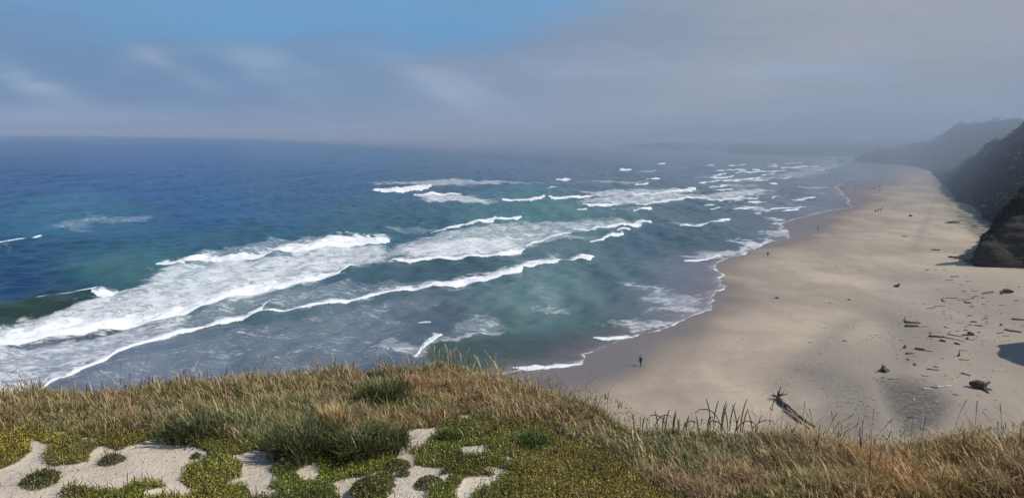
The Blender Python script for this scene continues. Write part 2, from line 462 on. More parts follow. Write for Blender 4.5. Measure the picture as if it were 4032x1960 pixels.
# foam sheets: outline, density, edge softness in pixels
SHEETS = [
 ([(-80,1300),(0,1286),(112,1247),(196,1235),(290,1196),(372,1160),(440,1138),(531,1130),(587,1090),(640,1048),(727,1029),(839,1022),(950,1026),(1090,1003),
   (1286,978),(1452,961),(1530,953),(1560,1010),(1520,1040),(1398,1059),(1200,1115),(978,1156),(792,1219),(605,1261),(387,1293),(140,1342),(-80,1375)], 0.73, 34),
 ([(-80,1290),(0,1300),(300,1240),(600,1200),(900,1120),(1200,1090),(1200,1115),(792,1219),(387,1293),(-80,1370)], 0.80, 40),
 ([(1500,950),(1563,960),(1700,915),(1815,903),(1949,886),(2039,875),(2150,864),(2262,858),(2458,864),(2530,886),(2402,905),(2262,920),(2330,938),(2449,924),
   (2365,949),(2290,959),(2178,953),(2078,970),(2050,987),(1955,1003),(1731,1023),(1547,1040),(1480,1020)], 0.62, 34),
 ([(1560,985),(1700,950),(1900,930),(2060,930),(2080,965),(1990,992),(1800,1008),(1600,1025)], 0.80, 34),
 ([(-60,1368),(140,1342),(387,1293),(605,1261),(740,1232),(760,1290),(652,1345),(512,1391),(400,1433),(200,1525),(100,1590),(-80,1640)], 0.66, 30),
 ([(700,1245),(820,1205),(978,1156),(1200,1120),(1320,1125),(1200,1220),(1025,1242),(852,1279),(700,1330)], 0.52, 34),
 ([(1000,1165),(1180,1130),(1430,1105),(1700,1098),(1760,1112),(1600,1135),(1400,1180),(1200,1215),(1000,1240)], 0.50, 40),
 ([(150,1560),(466,1410),(806,1310),(1200,1228),(1700,1135),(1780,1180),(1650,1260),(1600,1400),(900,1640),(150,1700)], 0.44, 60),
 ([(1424,715),(1591,711),(1815,702),(1927,711),(2150,719),(2300,716),(2542,711),(2598,714),(2486,724),(2262,724),(1960,726),(1871,731),(1703,732),(1591,729),(1480,726)], 0.62, 18),
 ([(1619,773),(1700,764),(1809,762),(1983,785),(1994,797),(1871,802),(1759,796),(1647,786)], 0.70, 18),
 ([(2277,752),(2482,744),(2621,740),(2715,738),(2738,749),(2668,765),(2850,755),(2994,735),(3026,749),(2985,763),(2990,785),(2924,800),(2808,786),(2621,797),
   (2528,808),(2435,806),(2305,806),(2240,791),(2342,772)], 0.66, 22),
 ([(2528,810),(2319,819),(2400,830),(2482,836),(2562,834)], 0.5, 18),
 ([(2780,724),(2900,722),(2994,726),(3010,740),(2831,736)], 0.55, 14),
 ([(2761,718),(2854,705),(2950,698),(3100,680),(3200,640),(3290,612),(3340,622),(3310,660),(3250,685),(3150,700),(3080,708),(2990,720),(2850,722)], 0.58, 22),
 ([(2870,803),(2994,817),(3034,844),(2994,840),(2924,824)], 0.66, 12),
 ([(2374,1106),(2463,1101),(2584,1124),(2687,1151),(2799,1160),(2812,1190),(2794,1219),(2709,1251),(2597,1228),(2490,1236),(2544,1199),(2486,1182),(2544,1150),(2418,1127)], 0.56, 34),
 ([(2351,1262),(2463,1258),(2642,1258),(2720,1250),(2673,1273),(2575,1309),(2508,1328),(2463,1300),(2396,1284)], 0.62, 24),
 ([(2590,1005),(2732,999),(2821,983),(2884,976),(3016,947),(2973,984),(2866,1014),(2749,1031),(2687,1022)], 0.62, 22),
 ([(2887,938),(2940,950),(3000,945),(3112,932),(3026,956),(2971,981),(2884,980)], 0.7, 12),
 ([(2994,915),(3106,896),(3112,936),(3041,947)], 0.62, 14),
 ([(3017,877),(3083,868),(3130,862),(3090,888),(3105,912),(3060,900)], 0.6, 10),
 ([(3000,855),(3096,852),(3110,862),(3050,866)], 0.7, 8),
 ([(2016,1130),(2200,1115),(2240,1200),(2160,1235),(2060,1205)], 0.42, 40),
 ([(2105,1206),(2190,1198),(2270,1235),(2180,1240)], 0.5, 18),
 ([(1400,1370),(1454,1340),(1566,1345),(1659,1373),(1705,1333),(1799,1315),(1892,1300),(2027,1305),(1962,1325),(1827,1340),(1766,1360),(1682,1388),(1650,1406),(1519,1395)], 0.60, 22),
 ([(1787,1268),(1927,1252),(2027,1300),(1892,1308),(1750,1322)], 0.5, 24),
 ([(172,892),(233,868),(382,846),(480,846),(582,850),(689,859),(559,882),(400,886),(382,905),(326,917),(265,917)], 0.50, 26),
 ([(727,1022),(792,992),(978,955),(1118,936),(1300,930),(1500,932),(1530,955),(1300,1000),(950,1050),(640,1060)], 0.56, 26),
 ([(1500,897),(1600,880),(1750,880),(1720,905),(1600,917)], 0.5, 18),
 ([(2480,680),(2560,670),(2660,665),(2594,681)], 0.58, 8),
 ([(2589,645),(2660,649),(2743,655),(2670,656)], 0.45, 6),
 ([(2720,633),(2798,635),(2900,640),(2800,641)], 0.45, 5),
 ([(3075,733),(3216,732),(3290,736),(3318,724),(3300,738),(3200,748),(3120,740)], 0.6, 8),
 ([(2561,879),(2715,868),(2845,873),(2761,893),(2682,893)], 0.52, 14),
 ([(2050,850),(2150,840),(2220,838),(2140,850)], 0.4, 14),
 ([(2180,1445),(2200,1420),(2290,1415),(2285,1436)], 0.5, 12),
 ([(30,965),(80,955),(90,985),(50,1010)], 0.45, 16),
 ([(1050,770),(1300,755),(1420,762),(1200,775)], 0.33, 20),
 ([(600,1050),(700,1050),(760,1080),(640,1090)], 0.5, 20),
 ([(2300,890),(2500,868),(2560,870),(2500,890),(2300,912)], 0.6, 14),
 ([(2740,700),(2800,690),(2900,690),(2850,712)], 0.5, 10),
 ([(3150,745),(3240,750),(3230,770),(3160,765)], 0.45, 12),
 ([(3060,800),(3150,795),(3190,805),(3110,812)], 0.4, 10),
 ([(3110,690),(3260,690),(3300,700),(3150,706)], 0.4, 10),
]

foam = np.zeros_like(x); sheet = np.zeros_like(x); z = np.zeros_like(x)
dshore = np.full_like(x, -1e4)
near = (U > 400) & (U < 4300) & (V > 590)
dshore[near] = shore_dist(x[near], y[near])
far = ~near
dshore[far] = np.where(inside(x[far], y[far], SEA_POLY), -200.0, 200.0)
damp = ssm(0, 28, -dshore)

# wind waves: many small sine trains, running ashore
def sines(n, l0, l1, amp, dmean, dspread, seed):
    r_ = np.random.default_rng(seed); s = np.zeros_like(x)
    for i in range(n):
        L = math.exp(r_.uniform(math.log(l0), math.log(l1)))
        a = dmean + r_.normal() * dspread
        k = 2 * math.pi / L
        ph = r_.uniform(0, 6.28)
        fade = ssm(L * 260, L * 60, rr)
        s += amp * (L / l1) * np.sin(k * (x * math.cos(a) + y * math.sin(a)) + ph) * fade
    return s
wx = x + 30 * (fbm(x / 120, y / 120, 2, 3) - 0.5); 
z += sines(18, 4, 16, 0.15, -0.35, 0.6, 11)
z += sines(10, 18, 45, 0.16, -0.25, 0.25, 12)
bend = 40 * (fbm(x / 220, y / 220, 2, 21) - 0.5)
swell = np.sin(2 * math.pi * ((x + bend) * 0.97 - y * 0.24) / 47.0)
z += 0.85 * np.maximum(swell, -0.4) * ssm(0.35, 0.65, fbm(x / 160, y / 160, 2, 31)) * ssm(2500, 500, rr)

crest_z = np.zeros_like(x); crest_f = np.zeros_like(x)
jag = (fbm(x * 0.5, y * 0.5, 3, 41) - 0.5)
for pts, h, trail in CRESTS:
    P = np.array(pts, float)
    m = (U >= P[0, 0] - 15) & (U <= P[-1, 0] + 15) & (V > P[:, 1].min() - 4 * trail - P[:, 2].max() * 2 - 60) & (V < P[:, 1].max() + 20)
    if not m.any(): continue
    u = U[m]; v = V[m]
    f = np.interp(u, P[:, 0], P[:, 1]); wpx = np.interp(u, P[:, 0], P[:, 2])
    end = ssm(-15, 0, u - P[0, 0]) * ssm(15, 0, u - P[-1, 0])
    wj = wpx * (1 + 1.1 * jag[m])
    d = f + jag[m] * np.minimum(wpx, 14) * 0.5 - v
    rise = h * FPX / np.maximum(rr[m], 60)
    wg = np.maximum(wj - 0.75 * rise * np.minimum(1, wpx / 12), 0.45 * wj)
    core = ssm(-0.8, 1.2, d) * (1 - ssm(wg * 0.55, wg * 1.35 + 2, d))
    tr = ssm(-0.8, 0.8, d) * np.exp(-np.clip(d - wg, 0, None) / (trail * 0.7 + 1)) * 0.74
    crest_f[m] = np.maximum(crest_f[m], np.maximum(core * 1.25, tr) * end)
    prof = ssm(-1.5, np.maximum(wg * 0.35, 1.5), d) * np.exp(-np.clip(d - wg * 0.4, 0, None) / (wg * 0.9 + 4))
    lump = 0.8 + 0.9 * jag[m]
    crest_z[m] = np.maximum(crest_z[m], prof * h * end * np.minimum(1, wpx / 8) * lump)
for pts, h, wd in SWELLS:
    P = np.array(pts, float)
    m = (U >= P[0, 0] - 80) & (U <= P[-1, 0] + 80) & (V > P[:, 1].min() - wd * 4) & (V < P[:, 1].max() + 10)
    if not m.any(): continue
    u = U[m]; v = V[m]
    f = np.interp(u, P[:, 0], P[:, 1]); d = f - v
    end = ssm(-80, 40, u - P[0, 0]) * ssm(60, -10, u - P[-1, 0])
    prof = ssm(-2, wd * 0.55, d) * np.exp(-np.clip(d - wd * 0.55, 0, None) / (wd * 0.9))
    crest_z[m] = np.maximum(crest_z[m], prof * h * end)
z = z * (0.25 + 0.75 * damp) * damp + crest_z
wsc = 26 + 60000 / np.maximum(rr, 60) * 0.05
lx_ = np.log(np.maximum(rr, 1)) * 26; la_ = np.arctan2(x, y) * 26
U2 = U + ((fbm(la_, lx_, 4, 55) - 0.5) * 150 + (fbm(la_ * 6, lx_ * 6, 3, 57) - 0.5) * 60)
V2 = V + ((fbm(la_ + 31, lx_ + 7, 4, 56) - 0.5) * 150 + (fbm(la_ * 6, lx_ * 6, 3, 58) - 0.5) * 60) * np.clip((V - 520) / 1800, 0.02, 0.32)
for poly, dens, fd in SHEETS:
    s = soft_poly(U2, V2, poly, fd * 1.7) * dens
    sheet = np.maximum(sheet, s)
# thin white lip along the water's edge and the froth behind it
lipw = 0.22 + rr * 0.0013
nn = fbm(x * 0.25, y * 0.25, 2, 51)
lip = ssm(-lipw * 1.4 - nn * 0.8, -lipw * 0.3, dshore) * (dshore < 6)
froth = np.exp(np.minimum(dshore, 0) / (5.0 + rr * 0.01)) * 0.56 * (dshore < 10)
sheet = np.maximum(sheet, froth * ssm(0.3, 0.6, fbm(x / 22, y / 22, 2, 52)))
foam = np.maximum(crest_f, lip * 0.80 * ssm(0.42, 0.66, nn) * ssm(700, 250, rr))
sheet = np.maximum(sheet, lip * 0.62 * ssm(1200, 600, rr))

# body colour of the water: deep blue offshore, teal and slate over the shallows (photograph colours, turned to albedo below)
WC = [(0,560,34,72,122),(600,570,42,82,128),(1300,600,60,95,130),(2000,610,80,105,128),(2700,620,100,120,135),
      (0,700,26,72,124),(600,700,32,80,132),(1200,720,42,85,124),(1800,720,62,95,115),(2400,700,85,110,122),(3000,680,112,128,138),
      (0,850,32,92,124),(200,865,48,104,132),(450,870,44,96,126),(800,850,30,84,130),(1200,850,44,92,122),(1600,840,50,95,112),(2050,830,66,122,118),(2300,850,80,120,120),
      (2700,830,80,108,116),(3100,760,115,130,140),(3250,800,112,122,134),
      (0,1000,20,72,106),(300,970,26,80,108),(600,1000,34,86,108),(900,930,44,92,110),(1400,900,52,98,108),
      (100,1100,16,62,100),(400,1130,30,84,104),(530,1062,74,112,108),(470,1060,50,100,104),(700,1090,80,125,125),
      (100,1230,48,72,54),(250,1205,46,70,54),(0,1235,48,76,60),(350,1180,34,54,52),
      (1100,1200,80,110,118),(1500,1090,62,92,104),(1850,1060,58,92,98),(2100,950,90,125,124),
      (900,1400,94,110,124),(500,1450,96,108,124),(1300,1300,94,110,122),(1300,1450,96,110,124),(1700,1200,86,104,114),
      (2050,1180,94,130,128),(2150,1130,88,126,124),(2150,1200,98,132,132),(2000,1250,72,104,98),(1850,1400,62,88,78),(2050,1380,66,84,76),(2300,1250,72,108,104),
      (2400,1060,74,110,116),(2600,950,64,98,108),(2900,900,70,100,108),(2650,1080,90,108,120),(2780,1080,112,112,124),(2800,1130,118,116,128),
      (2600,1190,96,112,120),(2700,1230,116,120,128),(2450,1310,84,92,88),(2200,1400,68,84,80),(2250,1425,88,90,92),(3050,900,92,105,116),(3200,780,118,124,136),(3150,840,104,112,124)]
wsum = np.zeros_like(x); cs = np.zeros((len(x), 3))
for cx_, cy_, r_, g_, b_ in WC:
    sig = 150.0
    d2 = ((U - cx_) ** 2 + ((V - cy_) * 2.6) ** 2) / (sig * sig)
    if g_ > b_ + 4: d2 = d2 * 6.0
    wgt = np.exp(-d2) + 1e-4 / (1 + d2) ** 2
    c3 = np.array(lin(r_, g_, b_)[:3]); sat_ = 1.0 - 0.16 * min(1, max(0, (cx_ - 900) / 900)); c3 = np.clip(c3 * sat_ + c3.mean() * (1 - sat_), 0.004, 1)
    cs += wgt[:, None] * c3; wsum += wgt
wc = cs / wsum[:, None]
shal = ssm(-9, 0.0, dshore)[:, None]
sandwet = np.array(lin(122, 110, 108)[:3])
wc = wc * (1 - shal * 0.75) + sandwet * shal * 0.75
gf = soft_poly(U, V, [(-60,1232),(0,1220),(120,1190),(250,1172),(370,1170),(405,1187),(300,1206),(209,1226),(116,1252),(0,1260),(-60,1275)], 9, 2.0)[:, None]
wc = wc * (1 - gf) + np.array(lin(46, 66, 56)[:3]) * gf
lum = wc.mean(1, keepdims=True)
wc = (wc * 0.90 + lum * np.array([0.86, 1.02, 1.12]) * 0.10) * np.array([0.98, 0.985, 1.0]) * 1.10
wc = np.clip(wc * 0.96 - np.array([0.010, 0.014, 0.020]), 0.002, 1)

m_sea, n, out = mat('sea_water')
tcn = n.new('ShaderNodeTexCoord'); P_ = tcn.outputs['Object']
at_c = n.attr('wcol').outputs['Color']; at_f = n.attr('foam').outputs['Fac']; at_s = n.attr('sheet').outputs['Fac']
Pr = n.mapping(P_, rot=(0, 0, -0.15), scale=(0.55, 0.9, 1.0))
warp = n.new('ShaderNodeTexNoise'); n.link(P_, warp.inputs['Vector']); warp.inputs['Scale'].default_value = 0.25; warp.inputs['Detail'].default_value = 3
wv = n.new('ShaderNodeVectorMath', operation='MULTIPLY_ADD')
n.link(warp.outputs['Color'], wv.inputs[0]); wv.inputs[1].default_value = (5, 5, 0); n.link(P_, wv.inputs[2])
vor = n.new('ShaderNodeTexVoronoi', feature='DISTANCE_TO_EDGE'); n.link(wv.outputs[0], vor.inputs['Vector']); vor.inputs['Scale'].default_value = 0.30
vor2 = n.new('ShaderNodeTexVoronoi', feature='DISTANCE_TO_EDGE'); n.link(wv.outputs[0], vor2.inputs['Vector']); vor2.inputs['Scale'].default_value = 0.95
lace = n.math('SUBTRACT', 1.0, n.math('MULTIPLY', n.math('MINIMUM', vor.outputs['Distance'], n.math('ADD', vor2.outputs['Distance'], 0.05)), 3.2), clamp=True)
nb = n.noise(Pr, 0.14, 7, 0.70, 0.8)
ns = n.noise(n.mapping(P_, scale=(0.5, 1.0, 1), rot=(0, 0, -0.1)), 0.9, 7, 0.74, 0.4)
tex = n.math('ADD', n.math('ADD', n.math('MULTIPLY', n.ramp(nb, 0.30, 0.70, 0, 1, False), 0.36), n.math('MULTIPLY', lace, 0.20)), n.math('MULTIPLY', n.ramp(ns, 0.34, 0.66, 0, 1, False), 0.44))
th = n.math('SUBTRACT', 1.12, n.math('MULTIPLY', at_s, 0.92))
sh = n.ramp(tex, n.math('SUBTRACT', th, 0.16), n.math('ADD', th, 0.12))
sh = n.math('MULTIPLY', sh, n.ramp(at_s, 0.04, 0.8, 0.0, 0.88))
veil_ = n.math('MULTIPLY', n.ramp(at_s, 0.30, 1.0), 0.62)
cr = n.ramp(n.math('ADD', at_f, n.math('MULTIPLY', n.math('SUBTRACT', tex, 0.5), 0.85)), 0.36, 0.92)
fo = n.math('MAXIMUM', n.math('MAXIMUM', sh, veil_), cr)
patch = n.ramp(n.noise(n.mapping(P_, scale=(1, 0.4, 1)), 0.035, 5, 0.6), 0.3, 0.7, 0.82, 1.18)
wcs = n.new('ShaderNodeVectorMath', operation='SCALE'); n.link(at_c, wcs.inputs[0]); n.link(patch, wcs.inputs[3])
base = n.mix(fo, wcs.outputs[0], n.mix(cr, (0.76, 0.79, 0.81, 1), (0.88, 0.90, 0.91, 1)))
b1 = n.noise(n.mapping(P_, rot=(0, 0, -0.12), scale=(0.45, 1, 1)), 0.5, 6, 0.62, 0.3)
b2 = n.noise(n.mapping(P_, rot=(0, 0, -0.25), scale=(0.4, 1, 1)), 0.12, 4, 0.55, 0.2)
bmp = n.bump(n.math('ADD', b1, n.math('MULTIPLY', b2, 1.2)), 1.0, 0.85)
rough = n.ramp(fo, 0.1, 0.8, 0.22, 0.9)
p = principled(n, out, base, rough, bmp, 0.4)
p.inputs['IOR'].default_value = 1.33
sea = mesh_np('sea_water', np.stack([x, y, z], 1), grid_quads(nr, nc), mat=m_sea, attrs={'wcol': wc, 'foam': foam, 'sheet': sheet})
tag(sea, 'blue and teal ocean with lines of white breakers rolling towards the sand', kind='structure')

# ================================================================== the beach
pyb = np.concatenate([np.linspace(2600, 1720, 14, endpoint=False), np.linspace(1720, 800, 420, endpoint=False), np.linspace(800, 600, 160)])
tcb = np.concatenate([np.linspace(-0.5, -0.02, 30, endpoint=False), np.linspace(-0.02, 0.70, 620), np.linspace(0.72, 2.2, 24)])
X, Y = fan_grid(pyb, tcb)
bx_, by_ = X.ravel(), Y.ravel()
bd = shore_dist(bx_, by_); bw = wet_dist(bx_, by_)
bz = beach_z(bx_, by_, bd)
br = np.hypot(bx_, by_)
soft = 1.0 + br * 0.012
wob = (fbm(bx_ / 9, by_ / 9, 3, 61) - 0.5) * soft * 2.5
wet = ssm(soft * 2.4, -soft * 1.6, bw + wob)
wet2 = ssm(soft * 7, -soft * 1, bw + wob * 2) * 0.5
BU, BV = proj(bx_, by_, bz)
deb = np.maximum.reduce([soft_poly(BU, BV, [(3460,1500),(3560,1490),(3680,1530),(3740,1580),(3700,1680),(3560,1720),(3500,1620)], 60, 1.5) * 1.0,
      0.55 * soft_poly(BU, BV, [(3130,1450),(3300,1440),(3420,1500),(3480,1620),(3500,1720),(3200,1720),(3240,1560)], 70, 1.5),
      0.4 * soft_poly(BU, BV, [(3480,1230),(3700,1290),(3700,1400),(3560,1440),(3500,1350)], 60, 1.5)])
fine = np.maximum(soft_poly(BU, BV, [(3500,1060),(4100,1060),(4100,1800),(3000,1800),(3150,1450),(3400,1300)], 110, 2.0),
                  0.6 * soft_poly(BU, BV, [(3250,1250),(3500,1200),(3400,1450),(3050,1600)], 60, 1.5))
soil_shade = soft_poly(BU, BV, [(3760,830),(3870,820),(3930,900),(3860,945),(3780,880),(3700,760),(3660,700),(3720,700)], 40, 2.0)
rub_shade = soft_poly(BU, BV, [(3745,1015),(3830,990),(3880,1000),(4040,1050),(4040,1062),(3850,1048)], 14, 3.0)  # dark tail at the bluff foot: rubble with the bluff's shadow painted in
TRK = [[(3690,770),(3655,850),(3630,900),(3610,950),(3600,985)], [(3375,1250),(3320,1285),(3265,1330),(3235,1370),(3190,1405),(3130,1440),(3085,1490),(3060,1560)], [(3300,1270),(3285,1310),(3300,1350),(3270,1390),(3180,1460)],
       [(3560,930),(3440,1010),(3330,1120),(3200,1260),(3080,1380)], [(3900,960),(3700,1040),(3560,1200),(3480,1360)], [(3100,1480),(3090,1540),(3140,1600)], [(3020,1010),(3120,960),(3260,905)]]
trk = np.zeros_like(bx_); mm = (BU > 2700) & (BU < 4200) & (BV > 700) & (BV < 1760)
for k_, tp in enumerate(TRK):
    dd_ = dist_poly(bx_[mm], by_[mm], [tuple(at(a_, b_, 1.0)[:2]) for a_, b_ in tp])
    trk[mm] = np.maximum(trk[mm], np.exp(-(dd_ / ([1.6, 2.2, 1.8, 0.5, 0.6, 1.4, 0.4][k_])) ** 2) * [0.55, 0.8, 0.6, 0.0, 0.0, 0.7, 0.2][k_])
m_b, n, out = mat('beach_sand')
tcn = n.new('ShaderNodeTexCoord'); P_ = tcn.outputs['Object']
a_w = n.attr('wet').outputs['Fac']; a_w2 = n.attr('damp').outputs['Fac']; a_d = n.attr('debris').outputs['Fac']
a_f = n.attr('fine').outputs['Fac']; a_s = n.attr('soil_shade').outputs['Fac']
wide = n.noise(n.mapping(P_, scale=(0.7, 0.35, 1), rot=(0, 0, -0.3)), 0.06, 5, 0.55, 0.8)
c = n.mix(n.ramp(wide, 0.32, 0.68), (0.330, 0.272, 0.210, 1), (0.500, 0.418, 0.305, 1))
strk = n.noise(n.mapping(P_, scale=(0.5, 1.1, 1), rot=(0, 0, -0.2)), 0.16, 6, 0.66, 0.6)
c = n.mix(n.math('MULTIPLY', n.ramp(strk, 0.50, 0.68), 0.34), c, (0.285, 0.235, 0.19, 1))
mid = n.noise(P_, 0.5, 6, 0.65)
c = n.mix(n.math('MULTIPLY', n.ramp(mid, 0.45, 0.75), 0.22), c, (0.26, 0.215, 0.18, 1))
c = n.mix(n.math('MULTIPLY', a_f, 0.50), c, (0.30, 0.255, 0.215, 1))
a_t = n.attr('track').outputs['Fac']
c = n.mix(n.math('MULTIPLY', a_t, n.ramp(n.noise(P_, 2.2, 4, 0.7), 0.42, 0.60, 0.1, 0.8)), c, (0.17, 0.14, 0.12, 1))
spk = n.noise(P_, 3.0, 5, 0.75)
c = n.mix(n.math('MULTIPLY', n.ramp(spk, 0.52, 0.66), n.math('MULTIPLY', a_f, 0.40)), c, (0.17, 0.14, 0.12, 1))
c = n.mix(n.math('MULTIPLY', a_d, n.ramp(n.noise(P_, 1.6, 6, 0.7), 0.3, 0.62, 0.45, 1.0)), c, (0.085, 0.084, 0.072, 1))
c = n.mix(n.math('MULTIPLY', a_s, n.ramp(n.noise(P_, 0.35, 6, 0.7), 0.38, 0.56)), c, (0.06, 0.075, 0.035, 1))
c = n.mix(a_w2, c, (0.235, 0.185, 0.155, 1))
c = n.mix(a_w, c, (0.185, 0.148, 0.125, 1))
ro = n.ramp(a_w, 0.2, 1.0, 0.9, 0.36)
h1 = n.noise(P_, 0.8, 6, 0.7)
h2 = n.new('ShaderNodeTexVoronoi'); n.link(P_, h2.inputs['Vector']); h2.inputs['Scale'].default_value = 1.9
hh = n.math('MULTIPLY', n.math('ADD', h1, n.math('MULTIPLY', h2.outputs['Distance'], n.math('MULTIPLY', a_f, 0.3))), n.ramp(a_w, 0, 1, 1.0, 0.04))
principled(n, out, c, ro, n.bump(hh, 0.7, 0.22), 0.5)
beach = mesh_np('beach', np.stack([bx_, by_, bz], 1), grid_quads(*X.shape), mat=m_b,
                attrs={'track': trk, 'wet': wet, 'damp': wet2, 'debris': deb, 'fine': fine, 'soil_shade': np.maximum(soil_shade, rub_shade)})
tag(beach, 'wide tan sand beach with a wet violet margin along the water', kind='structure')

# ================================================================== hills and bluffs
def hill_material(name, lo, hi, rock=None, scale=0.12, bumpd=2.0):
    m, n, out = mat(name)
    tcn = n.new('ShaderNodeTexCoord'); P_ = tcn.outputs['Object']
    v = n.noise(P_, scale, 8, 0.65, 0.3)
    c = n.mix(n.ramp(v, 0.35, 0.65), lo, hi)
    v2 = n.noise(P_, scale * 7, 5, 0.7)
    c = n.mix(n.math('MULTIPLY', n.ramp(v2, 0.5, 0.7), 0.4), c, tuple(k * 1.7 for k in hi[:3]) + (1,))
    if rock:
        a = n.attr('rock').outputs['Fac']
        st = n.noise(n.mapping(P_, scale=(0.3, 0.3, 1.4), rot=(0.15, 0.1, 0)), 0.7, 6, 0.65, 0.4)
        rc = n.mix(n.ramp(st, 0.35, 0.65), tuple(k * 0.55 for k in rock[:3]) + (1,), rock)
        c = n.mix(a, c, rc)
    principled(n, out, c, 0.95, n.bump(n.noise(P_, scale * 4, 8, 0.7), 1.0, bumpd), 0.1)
    return m


def loft(name, toe, crest, back, m, label, rough=1.5, rs=0.12, rockf=None, nt=40, ns=220, power=0.85, back_rise=0.0, seed=100, strata=0.0):
    T = np.array([tuple(p) for p in toe]); C = np.array([tuple(p) for p in crest])
    def resample(A, k):
        seg = np.r_[0, np.cumsum(np.linalg.norm(np.diff(A[:, :2], axis=0), axis=1))]; seg /= seg[-1]
        q = np.linspace(0, 1, k)
        return np.stack([np.interp(q, seg, A[:, i]) for i in range(3)], 1)
    T = resample(T, ns); C = resample(C, ns)
    tt = np.linspace(0, 1, nt)
    rows = [T + np.array([0, 0, -4.0])]
    for t in tt:
        h = t; v = t ** power
        Pn = T + (C - T) * np.array([h, h, v])
        rows.append(Pn)
    for k in range(1, 9):
        rows.append(C + np.array([back[0], back[1], back_rise]) * (k / 8.0))
    A = np.array(rows)                                  # rows x ns x 3
    xs, ys, zs = A[..., 0], A[..., 1], A[..., 2]
    nz = fbm(xs * rs + zs * rs * 0.7, ys * rs - zs * rs * 0.5, 5, seed) - 0.5
    nz2 = fbm(xs * rs * 0.3, ys * rs * 0.3, 2, seed + 7) - 0.5
    env = np.ones(len(rows)); env[0] = 0.3; env[1] = 0.3; env[2] = 0.7
    dd = (nz * 2 * rough + nz2 * 2 * rough) * env[:, None]
    if strata: dd = dd + strata * (np.abs(((zs + 2.5 * nz2 + 1.2 * nz + xs * 0.06) / 2.6) % 1 - 0.5) * 2 - 0.5) * env[:, None] * (np.arange(len(rows)) < len(rows) - 8)[:, None]
    A[..., 0] -= dd * 0.8; A[..., 1] -= dd * 0.45
    A[..., 2] += (nz * 1.2 * rough) * env[:, None] * (np.arange(len(rows)) > 2)[:, None]
    o_attrs = {}
    if rockf is not None:
        tv = np.r_[0, tt, np.ones(8)][:, None] * np.ones(ns)[None, :]
        o_attrs['rock'] = np.clip(rockf(tv, nz, A), 0, 1).ravel()
    o = mesh_np(name, A.reshape(-1, 3), grid_quads(A.shape[0], ns), mat=m, attrs=o_attrs)
    tag(o, label, kind='structure')
    return o, A


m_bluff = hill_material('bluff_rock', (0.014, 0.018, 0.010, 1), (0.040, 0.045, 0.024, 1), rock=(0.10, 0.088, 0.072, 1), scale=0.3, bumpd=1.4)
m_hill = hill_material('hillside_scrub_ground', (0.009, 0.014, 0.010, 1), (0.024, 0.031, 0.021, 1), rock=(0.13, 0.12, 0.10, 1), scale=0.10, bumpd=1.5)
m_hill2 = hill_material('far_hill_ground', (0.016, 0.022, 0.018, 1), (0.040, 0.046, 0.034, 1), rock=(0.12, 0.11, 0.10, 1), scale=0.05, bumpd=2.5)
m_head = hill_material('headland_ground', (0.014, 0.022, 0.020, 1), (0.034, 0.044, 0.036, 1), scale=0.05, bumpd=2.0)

# near bluff at the right edge: nose of a ridge with a rock face looking at us
toe = [at(3905, 915, 2), at(3872, 950, 2), at(3858, 985, 2), at(3832, 1022, 2), at(3836, 1037, 1.6), at(3900, 1043, 1.6), at(4032, 1048, 1.6), at(4150, 1052, 1.6), at(4400, 1062, 1.6)]
crest = [at_d(3925, 900, 256), at_d(3905, 916, 244), at_d(3885, 934, 232), at_d(3884, 940, 220), at_d(3916, 893, 216), at_d(3950, 850, 215), at_d(3978, 802, 214), at_d(4026, 742, 215), at_d(4110, 725, 217), at_d(4400, 715, 220)]
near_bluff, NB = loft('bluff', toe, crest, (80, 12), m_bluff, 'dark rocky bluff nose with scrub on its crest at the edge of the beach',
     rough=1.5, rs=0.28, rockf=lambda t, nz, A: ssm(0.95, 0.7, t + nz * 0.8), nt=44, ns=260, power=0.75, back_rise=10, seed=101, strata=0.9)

# middle hillside
toe = [at(3672, 684, 1.5), at(3700, 702, 1.5), at(3736, 747, 1.5), at(3765, 788, 1.5), at(3823, 803, 1.5), at(3859, 829, 1.5), at(3866, 856, 1.5), at(3905, 875, 1.5), at(3935, 905, 1.5), at(4000, 930, 1.5), at(4200, 950, 1.5)]
crest = [at_d(3740, 704, 640), at_d(3775, 688, 620), at_d(3803, 658, 585), at_d(3822, 634, 560), at_d(3860, 600, 540), at_d(3873, 588, 530), at_d(3902, 556, 520), at_d(3950, 548, 505), at_d(3976, 528, 495), at_d(4007, 516, 485), at_d(4036, 480, 475), at_d(4120, 440, 450), at_d(4300, 420, 420)]
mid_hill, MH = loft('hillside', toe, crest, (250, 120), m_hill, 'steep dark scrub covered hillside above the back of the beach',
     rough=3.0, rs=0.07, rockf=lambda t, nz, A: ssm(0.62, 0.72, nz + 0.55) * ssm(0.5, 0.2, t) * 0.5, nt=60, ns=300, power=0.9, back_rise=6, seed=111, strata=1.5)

# far hill running out of the fog
toe = [at(3362, 637, 0.5), at(3430, 641, 0.8), at(3532, 647, 1), at(3600, 655, 1), at(3650, 668, 1), at(3690, 686, 1), at(3800, 720, 1)]
crest = [at_d(3370, 632, 1010), at_d(3392, 612, 1015), at_d(3425, 599, 1020), at_d(3471, 594, 1020), at_d(3541, 587, 1000), at_d(3609, 569, 985), at_d(3660, 562, 975), at_d(3711, 536, 960), at_d(3752, 506, 940), at_d(3777, 492, 930),
         at_d(3818, 485, 900), at_d(3915, 481, 860), at_d(4032, 476, 800), at_d(4300, 470, 740)]
far_hill, FH = loft('far_hill', toe, crest, (500, 300), m_hill2, 'fog dimmed hill sloping down to the far end of the beach',
     rough=3.0, rs=0.035, rockf=lambda t, nz, A: ssm(0.6, 0.72, nz + 0.5) * 0.3, nt=50, ns=260, power=0.9, back_rise=10, seed=121)

